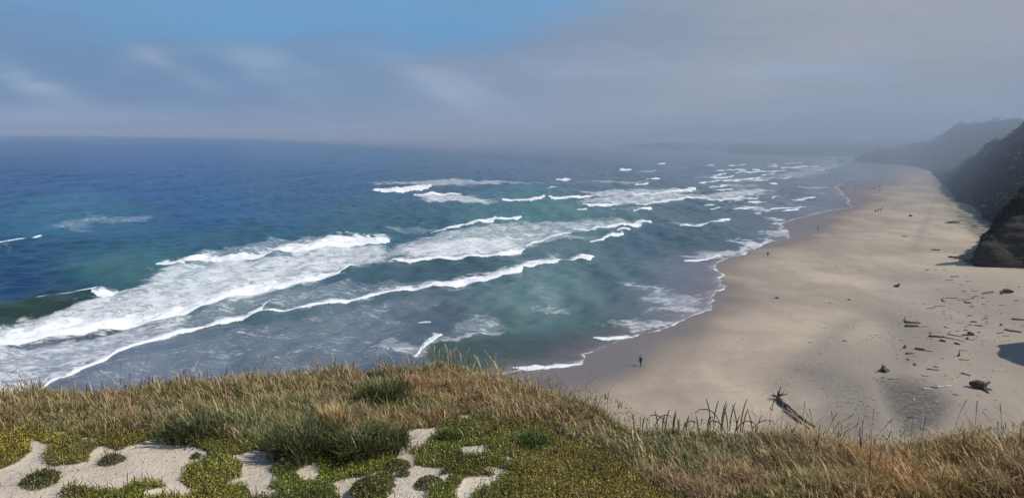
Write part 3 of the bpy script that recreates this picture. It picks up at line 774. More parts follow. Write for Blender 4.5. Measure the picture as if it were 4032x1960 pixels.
# headlands across the bay
toe = [at(2856, 601, 0), at(2900, 604, 0), at(3000, 608, 0), at(3150, 612, 0), at(3300, 614, 0), at(3450, 616, 0), at(3650, 622, 0)]
crest = [at_d(2860, 597, 1500), at_d(2868, 578, 1530), at_d(2900, 571, 1560), at_d(2980, 571, 1560), at_d(3100, 573, 1520), at_d(3250, 566, 1480), at_d(3400, 565, 1440), at_d(3650, 560, 1400)]
loft('headland', toe, crest, (100, 250), m_head, 'low wooded headland seen through the fog across the bay', rough=2.2, rs=0.05, nt=24, ns=260, power=0.6, back_rise=0, seed=131)
toe = [at(3060, 600, 0), at(3200, 603, 0), at(3400, 604, 0), at(3800, 604, 0)]
crest = [at_d(3080, 570, 1900), at_d(3122, 562, 1900), at_d(3187, 550, 1900), at_d(3260, 547, 1900), at_d(3330, 551, 1880), at_d(3400, 553, 1860), at_d(3600, 540, 1800), at_d(3800, 530, 1760)]
loft('rear_ridge', toe, crest, (200, 400), m_head, 'rounded ridge behind the low headland almost lost in fog', rough=2.5, rs=0.04, nt=20, ns=200, power=0.7, back_rise=0, seed=141)
toe = [at(2440, 586, 0), at(2600, 588, 0), at(2750, 590, 0), at(2900, 592, 0), at(3100, 592, 0)]
crest = [at_d(2446, 581, 1880), at_d(2480, 571, 1900), at_d(2560, 566, 1900), at_d(2700, 567, 1880), at_d(2860, 566, 1850), at_d(3100, 565, 1800)]
loft('outer_headland', toe, crest, (100, 300), m_head, 'faint outer headland just above the sea horizon in fog', rough=1.5, rs=0.04, nt=16, ns=200, power=0.6, back_rise=0, seed=151)

# rocks in the surf far off
m_rock, n, out = mat('sea_rock')
tcn = n.new('ShaderNodeTexCoord')
principled(n, out, n.mix(n.noise(tcn.outputs['Object'], 0.8, 5), (0.03, 0.03, 0.03, 1), (0.10, 0.095, 0.09, 1)), 0.8, n.bump(n.noise(tcn.outputs['Object'], 2, 5), 1, 0.3))


def blob(name, sx, sy, sz, m, seed=0, parent=None, nz=0.35, f=1.3, nu=28, nv=16, loc=(0, 0, 0)):
    th = np.linspace(0, 2 * math.pi, nu, endpoint=False); ph = np.linspace(-0.3, math.pi / 2, nv)
    V = []
    for p_ in ph:
        for t_ in th:
            V.append((math.cos(p_) * math.cos(t_), math.cos(p_) * math.sin(t_), math.sin(p_)))
    V = np.array(V)
    k = 1 + nz * 2 * (fbm(V[:, 0] * f + V[:, 2] + 5, V[:, 1] * f - V[:, 2] + 9, 4, seed) - 0.5)
    V = V * k[:, None] * np.array([sx, sy, sz]) + np.array(loc)
    q = []
    for i in range(nv - 1):
        for j in range(nu):
            a = i * nu + j; b = i * nu + (j + 1) % nu
            q.append((a, b, b + nu, a + nu))
    return mesh_np(name, V, np.array(q), mat=m, parent=parent)


for k, (px, py, sx, sz, lab) in enumerate([(3266, 632, 4.0, 1.6, 'small dark rock awash in the surf, left of a larger one by the far hill'),
                                          (3309, 633, 7.0, 2.4, 'larger dark rock awash in the surf at the foot of the far hill'),
                                          (2838, 599, 11.0, 2.0, 'flat dark reef rock just off the tip of the low headland')]):
    o = blob('sea_rock', sx, sx * 0.7, sz, m_rock, seed=60 + k)
    p0 = at(px, py, 0); o.location = (p0.x, p0.y, -0.2)
    tag(o, lab, 'rock', 'rocks in the far surf')

for k, (px, py, sx, sz) in enumerate([(3845, 1034, 1.5, 0.8), (3822, 1030, 1.1, 0.6), (3800, 1026, 0.8, 0.4), (3858, 1022, 1.3, 0.9), (3838, 1018, 0.9, 0.5), (3782, 1022, 0.6, 0.35), (3868, 1042, 1.0, 0.6), (3815, 1038, 0.7, 0.35), (3900, 1050, 0.9, 0.5), (3765, 1019, 0.5, 0.25)]):
    o = blob('boulder', sx, sx * 0.75, sz, m_rock, seed=80 + k, nz=0.5)
    o.location = on_beach(px, py) - Vector((0, 0, 0.12)); o.rotation_euler = (0, 0, k * 1.3)
    big = 'larger' if sx > 0.85 else 'smaller'
    tag(o, f'{big} dark boulder in the rubble at the foot of the near bluff', 'boulder', f'{big} boulders at the foot of the near bluff')

# bluff spur just outside the right edge whose shadow falls on the sand
toe = [Vector((150, 170, 1)), Vector((135, 150, 1)), Vector((112, 137, 1)), Vector((99, 130, 1)), Vector((95, 122, 1)), Vector((97, 113, 1)), Vector((108, 106, 1)), Vector((108, 92, 1)), Vector((100, 70, 1)), Vector((88, 50, 1)), Vector((80, 25, 1))]
crest = [Vector((165, 160, 24)), Vector((150, 144, 25)), Vector((126, 134, 26)), Vector((110, 129, 26.5)), Vector((106, 121, 27.5)), Vector((109, 113, 27)), Vector((121, 103, 27)), Vector((122, 90, 30)), Vector((114, 68, 33)), Vector((102, 46, 34)), Vector((90, 22, 35))]
loft('side_bluff', toe, crest, (120, -10), m_bluff, 'sandy bluff spur beside the beach throwing a round shadow on the sand', rough=1.0, rs=0.3,
     rockf=lambda t, nz, A: ssm(0.95, 0.7, t + nz * 0.8), nt=24, ns=120, power=0.8, back_rise=4, seed=161)

# ================================================================== our clifftop
ZG = 35.5
EDGE_PX = [(-900, 1640), (0, 1603), (300, 1590), (626, 1566), (939, 1542), (1252, 1514), (1565, 1500), (1720, 1492), (1800, 1498), (1957, 1525), (2113, 1575), (2238, 1620),
           (2380, 1660), (2473, 1712), (2660, 1720), (2817, 1716), (2974, 1740), (3130, 1778), (3250, 1794), (3450, 1798), (3750, 1788), (4032, 1782), (5000, 1770)]
EDGE = [tuple(at(px, py - 20 + 10 * (px > 2400), ZG)[:2]) for px, py in EDGE_PX]
TOP_POLY = [(-60, 1.0)] + EDGE + [(60, 14), (200, 14), (200, -80), (-60, -80)]


def top_d(xx, yy):
    d = dist_poly(xx, yy, TOP_POLY[:-2])
    return np.where(inside(xx, yy, TOP_POLY), d, -d)       # + inside


def top_base(xx, yy):
    zz = ZG + (fbm(xx * 0.7, yy * 0.7, 3, 71) - 0.5) * 0.16
    return zz


SANDS = [
 [(-200,1900),(0,1859),(42,1838),(104,1802),(125,1786),(120,1739),(198,1755),(203,1770),(172,1797),(172,1817),(224,1849),(292,1843),(350,1828),(355,1791),(386,1765),(459,1773),
  (501,1760),(548,1750),(626,1731),(678,1744),(699,1765),(783,1786),(814,1802),(793,1823),(730,1843),(715,1870),(715,1901),(757,1917),(757,1935),(652,1945),(574,1962),(569,1948),
  (663,1922),(642,1906),(522,1901),(490,1927),(428,1922),(365,1924),(271,1927),(230,1953),(224,1990),(-200,2100)],
 [(908,1797),(1002,1776),(1070,1786),(1148,1802),(1242,1817),(1257,1849),(1237,1875),(1195,1875),(1148,1849),(1190,1833),(1163,1807),(1085,1812),(1085,1833),(1075,1854),
  (1085,1885),(1049,1911),(1101,1945),(970,1950),(976,1906),(887,1901),(970,1870),(939,1817)],
 [(1293,1891),(1344,1883),(1438,1880),(1516,1843),(1563,1817),(1568,1776),(1521,1744),(1605,1755),(1636,1807),(1626,1843),(1730,1859),(1735,1880),(1798,1885),(1735,1922),(1683,1943),
  (1657,2000),(1537,2000),(1521,1922),(1459,1906),(1401,1922),(1396,1948),(1385,2000),(1345,2000),(1332,1923)],
 [(1834,1906),(1970,1885),(1954,1906),(1866,1943),(1814,1990),(1798,1948)],
 [(1808,1781),(1892,1776),(1923,1797),(1892,1815),(1829,1807)],
 [(1605,1692),(1720,1684),(1730,1708),(1678,1739),(1652,1760),(1610,1755)],
 [(2012,1770),(2064,1786),(2015,1788)], [(1986,1828),(2014,1828),(2007,1849)], [(1803,1635),(1860,1637),(1840,1656)],
 [(224,1700),(276,1700),(270,1718),(236,1718)], [(323,1729),(386,1735),(380,1755),(330,1750)], [(1900,1868),(1985,1870),(2020,1878),(1940,1880)],
]


def sand_mask(xx, yy):
    u, v = proj(xx, yy, np.full_like(xx, ZG))
    jx = (fbm(xx * 6, yy * 6, 3, 81) - 0.5) * 34; jy = (fbm(xx * 6, yy * 6, 3, 82) - 0.5) * 20
    s = np.zeros_like(xx)
    for p_ in SANDS:
        s = np.maximum(s, ssm(0.0, 0.72, soft_poly(u + jx, v + jy, p_, 18, 1.6)))
    return s


def mat_zone(u, v):
    """how much of the low succulent mat grows here (against the long grass)"""
    lim = np.interp(u, [0, 400, 800, 1200, 1500, 1800, 2100, 2400, 2700], [1690, 1700, 1720, 1765, 1740, 1650, 1660, 1800, 1990])
    return ssm(-30, 40, v - lim)


def veg_h(xx, yy, sand=None):
    """height of the plant cushions over the sand"""
    if sand is None: sand = sand_mask(xx, yy)
    u, v = proj(xx, yy, np.full_like(xx, ZG))
    return (1 - sand) * (0.012 + 0.05 * ssm(0.25, 0.75, fbm(xx * 2.3, yy * 2.3, 3, 91)))


def ground_z(xx, yy, sand=None):
    return top_base(xx, yy) + veg_h(xx, yy, sand) * 0.75


gx = np.concatenate([np.linspace(-90, -9, 40, endpoint=False), np.linspace(-9, 9, 420), np.linspace(9.3, 120, 50)])
gy = np.concatenate([np.linspace(-60, 4.6, 24, endpoint=False), np.linspace(4.6, 10.6, 180), np.linspace(10.8, 60, 80)])
GX, GY = np.meshgrid(gx, gy)
g1, g2 = GX.ravel(), GY.ravel()
sm = sand_mask(g1, g2)
gd = top_d(g1, g2)
gz = ground_z(g1, g2, sm)
dr = np.clip(-gd, 0, None)
gz = np.where(gd < 0, gz - 0.25 * ssm(0, 0.5, dr) - dr * 1.55 - (fbm(g1 * 0.3, g2 * 0.3, 4, 95) - 0.5) * np.minimum(dr, 4) * 1.2, gz)
gz = np.maximum(gz, -2.5)
u_, v_ = proj(g1, g2, np.full_like(g1, ZG))
m_g, n, out = mat('clifftop_sand')
tcn = n.new('ShaderNodeTexCoord'); P_ = tcn.outputs['Object']
a_s = n.attr('bare').outputs['Fac']
sc_ = n.mix(n.ramp(n.noise(P_, 1.1, 5, 0.6), 0.3, 0.7), (0.54, 0.46, 0.36, 1), (0.66, 0.58, 0.465, 1))
sc_ = n.mix(n.math('MULTIPLY', n.ramp(n.noise(P_, 9, 5, 0.75), 0.50, 0.68), 0.35), sc_, (0.26, 0.22, 0.18, 1))
sc_ = n.mix(n.math('MULTIPLY', n.ramp(n.noise(P_, 45, 3, 0.6), 0.62, 0.72), 0.6), sc_, (0.12, 0.10, 0.08, 1))
so_ = n.mix(n.ramp(n.noise(P_, 12, 5), 0.35, 0.65), (0.045, 0.040, 0.020, 1), (0.11, 0.09, 0.045, 1))
principled(n, out, n.mix(n.ramp(a_s, 0.3, 0.7), so_, sc_), 0.95, n.bump(n.math('ADD', n.noise(P_, 5, 6, 0.7), n.math('MULTIPLY', n.noise(P_, 40, 3), 0.2)), 0.7, 0.06), 0.15)
gtop = mesh_np('clifftop_ground', np.stack([g1, g2, gz], 1), grid_quads(*GX.shape), mat=m_g, attrs={'bare': sm * (gd > -0.3)})
tag(gtop, 'pale sandy clifftop ground dropping away steeply to the beach', kind='structure')

# ------------------------------------------------------------------ vegetation
m_v, n, out = mat('plant_leaf')
cA = n.attr('Col').outputs['Color']
dif = n.new('ShaderNodeBsdfDiffuse'); n.link(cA, dif.inputs[0])
trn = n.new('ShaderNodeBsdfTranslucent'); n.link(cA, trn.inputs[0])
gl = n.new('ShaderNodeBsdfGlossy'); gl.inputs[0].default_value = (0.6, 0.6, 0.6, 1); gl.inputs[1].default_value = 0.45
m1 = n.new('ShaderNodeMixShader'); m1.inputs[0].default_value = 0.30; n.link(dif.outputs[0], m1.inputs[1]); n.link(trn.outputs[0], m1.inputs[2])
m2 = n.new('ShaderNodeMixShader'); m2.inputs[0].default_value = 0.04; n.link(m1.outputs[0], m2.inputs[1]); n.link(gl.outputs[0], m2.inputs[2])
n.link(m2.outputs[0], out.inputs[0])

GC = [(0,1600,128,108,62),(300,1560,124,108,58),(600,1560,132,114,66),(900,1600,112,106,60),(700,1700,84,84,48),(400,1650,120,100,58),(1200,1560,118,110,62),
      (1500,1520,76,88,52),(1680,1560,160,108,74),(1760,1470,172,142,100),(1850,1560,140,112,70),(2000,1560,146,124,80),(2200,1620,132,112,70),(2300,1700,112,106,60),
      (2300,1850,112,112,58),(1700,1640,120,100,58),(1900,1700,106,104,54),(2550,1760,88,102,54),(2800,1700,78,92,52),(2950,1760,96,100,56),(3000,1880,142,116,76),(2500,1930,130,106,68),
      (3250,1740,166,136,92),(3150,1820,120,104,62),(3600,1760,150,126,78),(3500,1900,146,104,60),(3750,1860,150,110,56),(3950,1750,136,112,62),(3950,1920,118,80,48),(1300,1700,92,94,50),(1500,1650,118,104,58)]
MC = [(50,1790,118,108,44),(300,1800,108,106,50),(160,1890,92,96,62),(480,1930,104,108,42),(800,1850,112,118,52),(800,1950,116,112,52),(1100,1880,84,104,48),(1250,1900,94,104,46),
      (1400,1830,98,104,38),(1100,1790,110,104,38),(1700,1830,94,106,40),(1600,1780,86,90,42),(1900,1850,92,96,44),(2000,1700,100,98,48),(2200,1900,114,106,50),(600,1740,110,104,42)]


def colmap(u, v, tab, sig=130.0):
    ws = np.zeros_like(u); c = np.zeros((len(u), 3))
    for cx_, cy_, r_, g_, b_ in tab:
        d2 = ((u - cx_) ** 2 + ((v - cy_) * 1.5) ** 2) / sig ** 2
        g = np.exp(-d2) + 1e-4 / (1 + d2)
        c += g[:, None] * np.array(lin(r_, g_, b_)[:3]); ws += g
    return c / ws[:, None]


def blades(P, H, W, az, lean, C, curl=1.0, prof=(1.0, 0.9, 0.7, 0.15), tipc=None, face=None):
    """tapered curved strips; every array has one entry per blade"""
    N = len(P); L = 4
    t = np.linspace(0, 1, L)
    V = np.zeros((N, L, 2, 3))
    fa = az + math.pi / 2 if face is None else face
    sx, sy = np.cos(fa), np.sin(fa)
    pr = np.asarray(prof)
    for i, tt in enumerate(t):
        hor = lean * (tt ** (1.0 + curl)) * H
        ver = H * tt * np.sqrt(np.clip(1 - (lean * tt ** curl) ** 2 * 0.55, 0.1, 1))
        cx_ = P[:, 0] + np.cos(az) * hor; cy_ = P[:, 1] + np.sin(az) * hor; cz_ = P[:, 2] + ver
        w_ = W * (pr[i] if pr.ndim == 1 else pr[:, i]) * 0.5
        for s in (0, 1):
            k = 1 if s else -1
            V[:, i, s, 0] = cx_ + k * sx * w_; V[:, i, s, 1] = cy_ + k * sy * w_; V[:, i, s, 2] = cz_
    V = V.reshape(-1, 3)
    b = np.arange(N)[:, None] * (L * 2)
    q = np.array([[2 * i, 2 * i + 1, 2 * i + 3, 2 * i + 2] for i in range(L - 1)])
    Q = (b[:, :, None] + q[None]).reshape(-1, 4)
    CC = np.repeat(C[:, None, :], L * 2, 1)
    if tipc is not None:
        CC[:, 4:, :] = tipc[:, None, :]
    return V, Q, CC.reshape(-1, 3)


class Veg:
    def __init__(s): s.V = []; s.Q = []; s.C = []; s.n = 0
    def add(s, V, Q, C):
        s.V.append(V); s.Q.append(Q + s.n); s.C.append(C); s.n += len(V)
    def build(s, name, parent=None):
        return mesh_np(name, np.vstack(s.V), np.vstack(s.Q), mat=m_v, smooth=False, attrs={'Col': np.vstack(s.C)}, parent=parent)


def jitter(C, s=0.18, hue=0.06):
    N = len(C)
    k = np.exp(rng.normal(0, s, N))[:, None]
    h = 1 + rng.normal(0, hue, (N, 3))
    return np.clip(C * k * h, 0.003, 0.95)


def scatter(nmax, x0, x1, y0, y1):
    xx = rng.uniform(x0, x1, nmax); yy = rng.uniform(y0, y1, nmax)
    u, v = proj(xx, yy, np.full_like(xx, ZG))
    k = (u > -3500) & (u < 7500) & (v < 2150)
    xx, yy, u, v = xx[k], yy[k], u[k], v[k]
    d = top_d(xx, yy); k = d > -0.35
    return xx[k], yy[k], u[k], v[k], d[k]


def place_z(xx, yy, d, sand=None):
    zz = ground_z(xx, yy, sand)
    o = np.clip(-d, 0, None)
    return np.where(d < 0, zz - 0.25 * ssm(0, 0.5, o) - o * 1.55, zz)


KV = 1.25   # photograph colour -> leaf albedo
# long grass
xx, yy, u, v, d = scatter(1000000, -12.5, 12.5, 4.8, 10.4)
sand = sand_mask(xx, yy); mz = mat_zone(u, v)
keep = (rng.random(len(xx)) > mz * np.interp(u, [1500, 1800], [0.985, 0.86])) & (sand < 0.35)
xx, yy, u, v, d, sand = [a[keep] for a in (xx, yy, u, v, d, sand)]
clump = 0.55 * fbm(xx * 1.3, yy * 1.3, 3, 201) + 0.75 * ssm(0.3, 0.7, fbm(xx * 4.5, yy * 4.5, 2, 202)) - 0.05
right = ssm(2900, 3250, u)
green_low = soft_poly(u, v, [(2380, 1660), (2960, 1660), (3060, 1760), (2800, 1900), (2300, 1900), (2250, 1700)], 90, 1.0)
Hh = (0.065 + 0.085 * clump) * (1 + 0.45 * right) * (1 - 0.45 * green_low) * rng.uniform(0.55, 1.15, len(xx))
Hh *= np.where(d < 0.1, 0.9, 1.0) * (1 - 0.6 * mz[keep])
az = rng.uniform(-math.pi, math.pi, len(xx))
wind = rng.random(len(xx)) < 0.30 + 0.35 * right
az = np.where(wind, rng.normal(2.7, 0.6, len(xx)), az)
C = colmap(u, v, GC)
gmix = ssm(0.45, 0.62, fbm(xx * 2.1, yy * 2.1, 3, 203))[:, None]
gs = 0.62 - 0.30 * right[:, None]
C = C * (1 - gs * gmix) + np.array(lin(84, 104, 50)[:3]) * gs * gmix
straw = (rng.random(len(xx)) < 0.26)[:, None]
C = np.where(straw, C * 0.4 + np.array(lin(206, 184, 138)[:3]) * 0.6, C)
C = jitter((C * 0.88 + C.mean(1, keepdims=True) * 0.12) * (1.62 + 0.28 * right[:, None]), 0.36, 0.07)
zz = place_z(xx, yy, d, sand)
grass = Veg()
n3 = len(xx)
grass.add(*blades(np.stack([xx, yy, zz], 1), Hh, rng.uniform(0.0032, 0.0075, n3), az, rng.uniform(0.1, 1.1, n3), C, curl=rng.uniform(0.5, 1.6, n3) if False else 0.9))
# seed stems above the turf, thin stem with a thicker head
k = rng.random(n3) < (0.035 + 0.05 * (d < 0.8))
pr = np.array([0.45, 0.4, 1.5, 0.35])
Cs = jitter(np.tile(np.array(lin(176, 150, 108)[:3]), (k.sum(), 1)), 0.3, 0.05)
Cs = np.where((rng.random(k.sum()) < 0.35)[:, None], Cs * 0.35, Cs)
grass.add(*blades(np.stack([xx[k], yy[k], zz[k]], 1), Hh[k] * rng.uniform(1.2, 2.0, k.sum()), np.full(k.sum(), 0.007), az[k], rng.uniform(0.2, 0.9, k.sum()), Cs, curl=0.9, prof=pr))
# wispy stalks that stand up along the edge
ne = 420
tq = rng.random(ne) * (len(EDGE) - 3) + 1
i0 = tq.astype(int); f0 = tq - i0
E = np.array(EDGE)
ex = E[i0, 0] * (1 - f0) + E[i0 + 1, 0] * f0; ey = E[i0, 1] * (1 - f0) + E[i0 + 1, 1] * f0 - rng.uniform(-0.1, 0.5, ne)
eu, ev = proj(ex, ey, np.full(ne, ZG)); kk = ~((eu > 2400) & (eu < 2980)) & (eu > -300) & (eu < 4400)
ex, ey = ex[kk], ey[kk]; ne = len(ex)
ez = place_z(ex, ey, top_d(ex, ey))
Ce = jitter(np.tile(np.array(lin(168, 146, 112)[:3]), (ne, 1)), 0.35, 0.05)
Ce = np.where((rng.random(ne) < 0.4)[:, None], Ce * 0.25, Ce)
grass.add(*blades(np.stack([ex, ey, ez], 1), rng.uniform(0.22, 0.46, ne), np.full(ne, 0.006), rng.uniform(-0.6, 3.6, ne), rng.uniform(0.3, 1.0, ne), Ce, curl=1.1, prof=np.array([0.7, 0.6, 0.55, 1.5])))
tag(grass.build('long_grass'), 'dry straw and green grass covering the clifftop along its edge', 'grass', kind='stuff')

# low succulent mat: many little leaves
def leaves(P, size, C, up=0.6):
    N = len(P)
    a = rng.uniform(0, 2 * math.pi, N); e = rng.uniform(up - 0.6, up + 0.7, N)
    dx = np.stack([np.cos(a) * np.cos(e), np.sin(a) * np.cos(e), np.sin(e)], 1)
    b = rng.uniform(0, 2 * math.pi, N)
    s0 = np.stack([-np.sin(a), np.cos(a), np.zeros(N)], 1)
    s1 = np.cross(dx, s0)
    sd_ = s0 * np.cos(b)[:, None] + s1 * np.sin(b)[:, None]
    L = size[:, None]
    V = np.stack([P, P + dx * L * 0.55 + sd_ * L * 0.28, P + dx * L, P + dx * L * 0.55 - sd_ * L * 0.28], 1)
    Q = np.arange(N * 4).reshape(-1, 4)
    return V.reshape(-1, 3), Q, np.repeat(C, 4, 0)


xx, yy, u, v, d = scatter(760000, -11.0, 5.5, 4.8, 9.6)
sand = sand_mask(xx, yy); mz = mat_zone(u, v)
keep = (rng.random(len(xx)) < np.maximum(mz, 0.12)) & (rng.random(len(xx)) > ssm(0.25, 0.85, sand))
xx, yy, u, v, d, sand = [a[keep] for a in (xx, yy, u, v, d, sand)]
zz = ground_z(xx, yy, sand) + rng.random(len(xx)) ** 1.5 * 0.03
C = jitter(colmap(u, v, MC) * np.array([1.95, 1.90, 1.75]), 0.30, 0.07)
pale = fbm(xx * 1.7, yy * 1.7, 3, 207)
C = C * (0.8 + 0.45 * ssm(0.35, 0.65, pale))[:, None]
mt = Veg(); mt.add(*leaves(np.stack([xx, yy, zz], 1), rng.uniform(0.012, 0.026, len(xx)), C))
# litter and seedlings on the bare sand
lx, ly, lu, lv, ld = scatter(90000, -6.0, 3.5, 4.8, 8.6)
ls = sand_mask(lx, ly); kk = (ls > 0.6) & (fbm(lx * 2.5, ly * 2.5, 3, 221) > 0.50) & (rng.random(len(lx)) < 0.16)
lx, ly = lx[kk], ly[kk]
lz = ground_z(lx, ly, ls[kk]) + 0.002
lc = jitter(np.tile(np.array([0.10, 0.085, 0.055]), (len(lx), 1)), 0.5, 0.08)
mt.add(*leaves(np.stack([lx, ly, lz], 1), rng.uniform(0.006, 0.020, len(lx)), lc, up=0.1))
# thin runners that fray the rim of the mat
rx, ry, ru, rv, rd = scatter(120000, -8.0, 5.5, 4.8, 9.6)
rs_ = sand_mask(rx, ry); kk = (rs_ > 0.45) & (rs_ < 0.995) & (rng.random(len(rx)) < 0.55)
rx, ry = rx[kk], ry[kk]
mt.add(*leaves(np.stack([rx, ry, ground_z(rx, ry, rs_[kk]) + 0.004], 1), rng.uniform(0.010, 0.022, len(rx)), jitter(colmap(ru[kk], rv[kk], MC) * np.array([1.25, 1.25, 1.15]), 0.45, 0.1), up=0.3))
# small upright spikes growing through the mat
k = rng.random(len(xx)) < 0.035 + 0.03 * (1 - mat_zone(u, v))
nk = k.sum()
Ck = jitter(np.tile(np.array(lin(104, 92, 62)[:3]), (nk, 1)), 0.3, 0.06)
mt.add(*blades(np.stack([xx[k], yy[k], zz[k]], 1), rng.uniform(0.04, 0.10, nk), np.full(nk, 0.007), rng.uniform(0, 6.28, nk), rng.uniform(0, 0.5, nk), Ck, curl=1.0, prof=np.array([0.6, 1, 1, 0.6])))
tag(mt.build('ground_cover'), 'low green and yellow succulent mat creeping over the sandy clifftop', 'ground cover', kind='stuff')


# individual plants
def tuft(name, px, py, rad, hgt, nb, cols, label, cat, leafy=0, wide=0.008, spikes=0, lean=1.0, group=None):
    p0 = at(px, py, ZG)
    p0z = float(ground_z(np.array([p0.x]), np.array([p0.y]))[0])
    vg = Veg()
    C3 = np.array([lin(*c)[:3] for c in cols])
    if nb:
        a = rng.uniform(0, 6.283, nb); r_ = rng.random(nb) ** 0.7 * rad * (0.6 + 0.7 * vnoise(np.cos(a) * 1.8 + px, np.sin(a) * 1.8, 9))
        bxx = np.cos(a) * r_; byy = np.sin(a) * r_
        az_ = np.where(rng.random(nb) < 0.7, a, rng.uniform(0, 6.283, nb))
        C = jitter(C3[rng.integers(0, len(C3), nb)] * KV, 0.3, 0.06)
        vg.add(*blades(np.stack([bxx, byy, np.zeros(nb) - 0.01], 1), hgt * rng.uniform(0.5, 1.1, nb), rng.uniform(0.7, 1.4, nb) * wide, az_, rng.uniform(0.1, lean, nb), C, curl=0.9))
    if leafy:
        a = rng.uniform(0, 6.283, leafy); r_ = np.sqrt(rng.random(leafy)) * rad * (0.85 + 0.3 * vnoise(np.cos(a) * 2 + px, np.sin(a) * 2, 5))
        h_ = hgt * (1 - (r_ / (rad * 1.1)) ** 2).clip(0.05, 1) * (0.75 + 0.5 * vnoise(np.cos(a) * r_ * 14 / rad, np.sin(a) * r_ * 14 / rad + px, 6)) * rng.uniform(0.55, 1.0, leafy)
        C = jitter(C3[rng.integers(0, len(C3), leafy)] * KV, 0.32, 0.08)
        vg.add(*leaves(np.stack([np.cos(a) * r_, np.sin(a) * r_, h_], 1), rng.uniform(0.012, 0.026, leafy), C))
    if spikes:
        a = rng.uniform(0, 6.283, spikes); r_ = np.sqrt(rng.random(spikes)) * rad
        C = jitter(np.tile(np.array(lin(98, 84, 62)[:3]), (spikes, 1)), 0.2, 0.04)
        vg.add(*blades(np.stack([np.cos(a) * r_, np.sin(a) * r_, np.full(spikes, hgt * 0.4)], 1), hgt * rng.uniform(0.7, 1.5, spikes), np.full(spikes, 0.008), a, rng.uniform(0.05, 0.5, spikes), C, prof=np.array([0.6, 0.9, 1, 0.7])))
    o = vg.build(name)
    o.location = (p0.x, p0.y, p0z)
    return tag(o, label, cat, group)


DG = [(62, 70, 40), (78, 86, 50), (98, 102, 62), (48, 54, 32), (120, 112, 74)]
OL = [(96, 98, 60), (112, 110, 62), (84, 88, 56), (122, 116, 70)]
GR = [(104, 104, 78), (120, 116, 88), (92, 92, 70)]
tuft('dark_green_plant', 1215, 1778, 0.36, 0.24, 1700, DG, 'widest dark green leafy clump, between the bare sand and the long grass', 'plant', leafy=500, wide=0.012, group='dark green clumps in the grass')
tuft('dark_green_plant', 1440, 1782, 0.32, 0.23, 1500, DG + OL, 'dark green clump of long leaves right of the widest one', 'plant', leafy=400, wide=0.011, group='dark green clumps in the grass')
tuft('dark_green_plant', 770, 1728, 0.30, 0.17, 1000, DG + OL[:1], 'smaller dark green clump above the yellow green mat', 'plant', leafy=400, wide=0.012, group='dark green clumps in the grass')
tuft('grass_tussock', 1520, 1590, 0.24, 0.26, 1300, [(70, 86, 46), (92, 104, 58), (56, 68, 38), (120, 116, 72)], 'fresh green grass tussock beside the reddish grass near the edge', 'grass tussock', wide=0.010)
tuft('leafy_plant', 1785, 1735, 0.15, 0.09, 500, [(84, 100, 50), (98, 112, 58), (70, 86, 42)], 'small bright green leafy plant behind a patch of bare sand', 'plant', leafy=500, wide=0.010)
tuft('leafy_plant', 2090, 1768, 0.17, 0.10, 500, [(76, 92, 46), (92, 104, 52)], 'green leafy plant beside a small white scrap of bare sand', 'plant', leafy=800, wide=0.010)
tuft('straw_tussock', 1340, 1700, 0.16, 0.27, 500, [(176, 150, 104), (150, 122, 82), (196, 176, 130)], 'dry straw coloured tussock standing behind the widest dark green clump', 'grass tussock', wide=0.012, lean=0.6)
tuft('sand_tuft', 440, 1822, 0.105, 0.065, 160, GR, 'wiry grey green tuft alone on the widest bare sand', 'plant', leafy=700, spikes=14, group='small cushions on the bare sand')
tuft('sand_tuft', 773, 1806, 0.045, 0.04, 60, GR, 'tiny grey tuft at the edge of the sand beside the mat', 'plant', leafy=260, group='small cushions on the bare sand')
tuft('sand_tuft', 165, 1905, 0.155, 0.09, 120, OL, 'dense green cushion with many upright spikes on the sand near the left edge', 'plant', leafy=1900, spikes=26, group='small cushions on the bare sand')
tuft('sand_tuft', 1138, 1838, 0.14, 0.075, 0, [(112, 108, 72), (98, 98, 62), (126, 118, 82)], 'round olive grey cushion curled around by the bright green mat', 'plant', leafy=2200, group='small cushions on the bare sand')
tuft('sand_tuft', 1510, 1888, 0.10, 0.06, 0, OL, 'oval olive cushion alone in the middle of the white sand', 'plant', leafy=1100, group='small cushions on the bare sand')
tuft('sand_tuft', 1590, 1874, 0.055, 0.03, 30, GR, 'flat little grey tuft right of the oval olive cushion', 'plant', leafy=300, group='small cushions on the bare sand')
tuft('sand_tuft', 1465, 1955, 0.185, 0.10, 60, OL, 'largest round cushion at the bottom of the white sand', 'plant', leafy=3200, spikes=10, group='small cushions on the bare sand')
tuft('sand_tuft', 1690, 1912, 0.12, 0.06, 0, OL + DG[2:3], 'long low cushion reaching across the sand from the big mat', 'plant', leafy=1300, group='small cushions on the bare sand')
tuft('sand_tuft', 1560, 1842, 0.13, 0.06, 0, OL + DG[2:3], 'green cushion where the mat opens onto the white sand', 'plant', leafy=1500, group='small cushions on the bare sand')

# tall brown seed stalks against the beach, each one a thing
m_st, n, out = mat('stalk_brown')
tcn = n.new('ShaderNodeTexCoord')
principled(n, out, n.mix(n.noise(tcn.outputs['Object'], 40, 3), (0.075, 0.058, 0.036, 1), (0.15, 0.12, 0.075, 1)), 0.8)


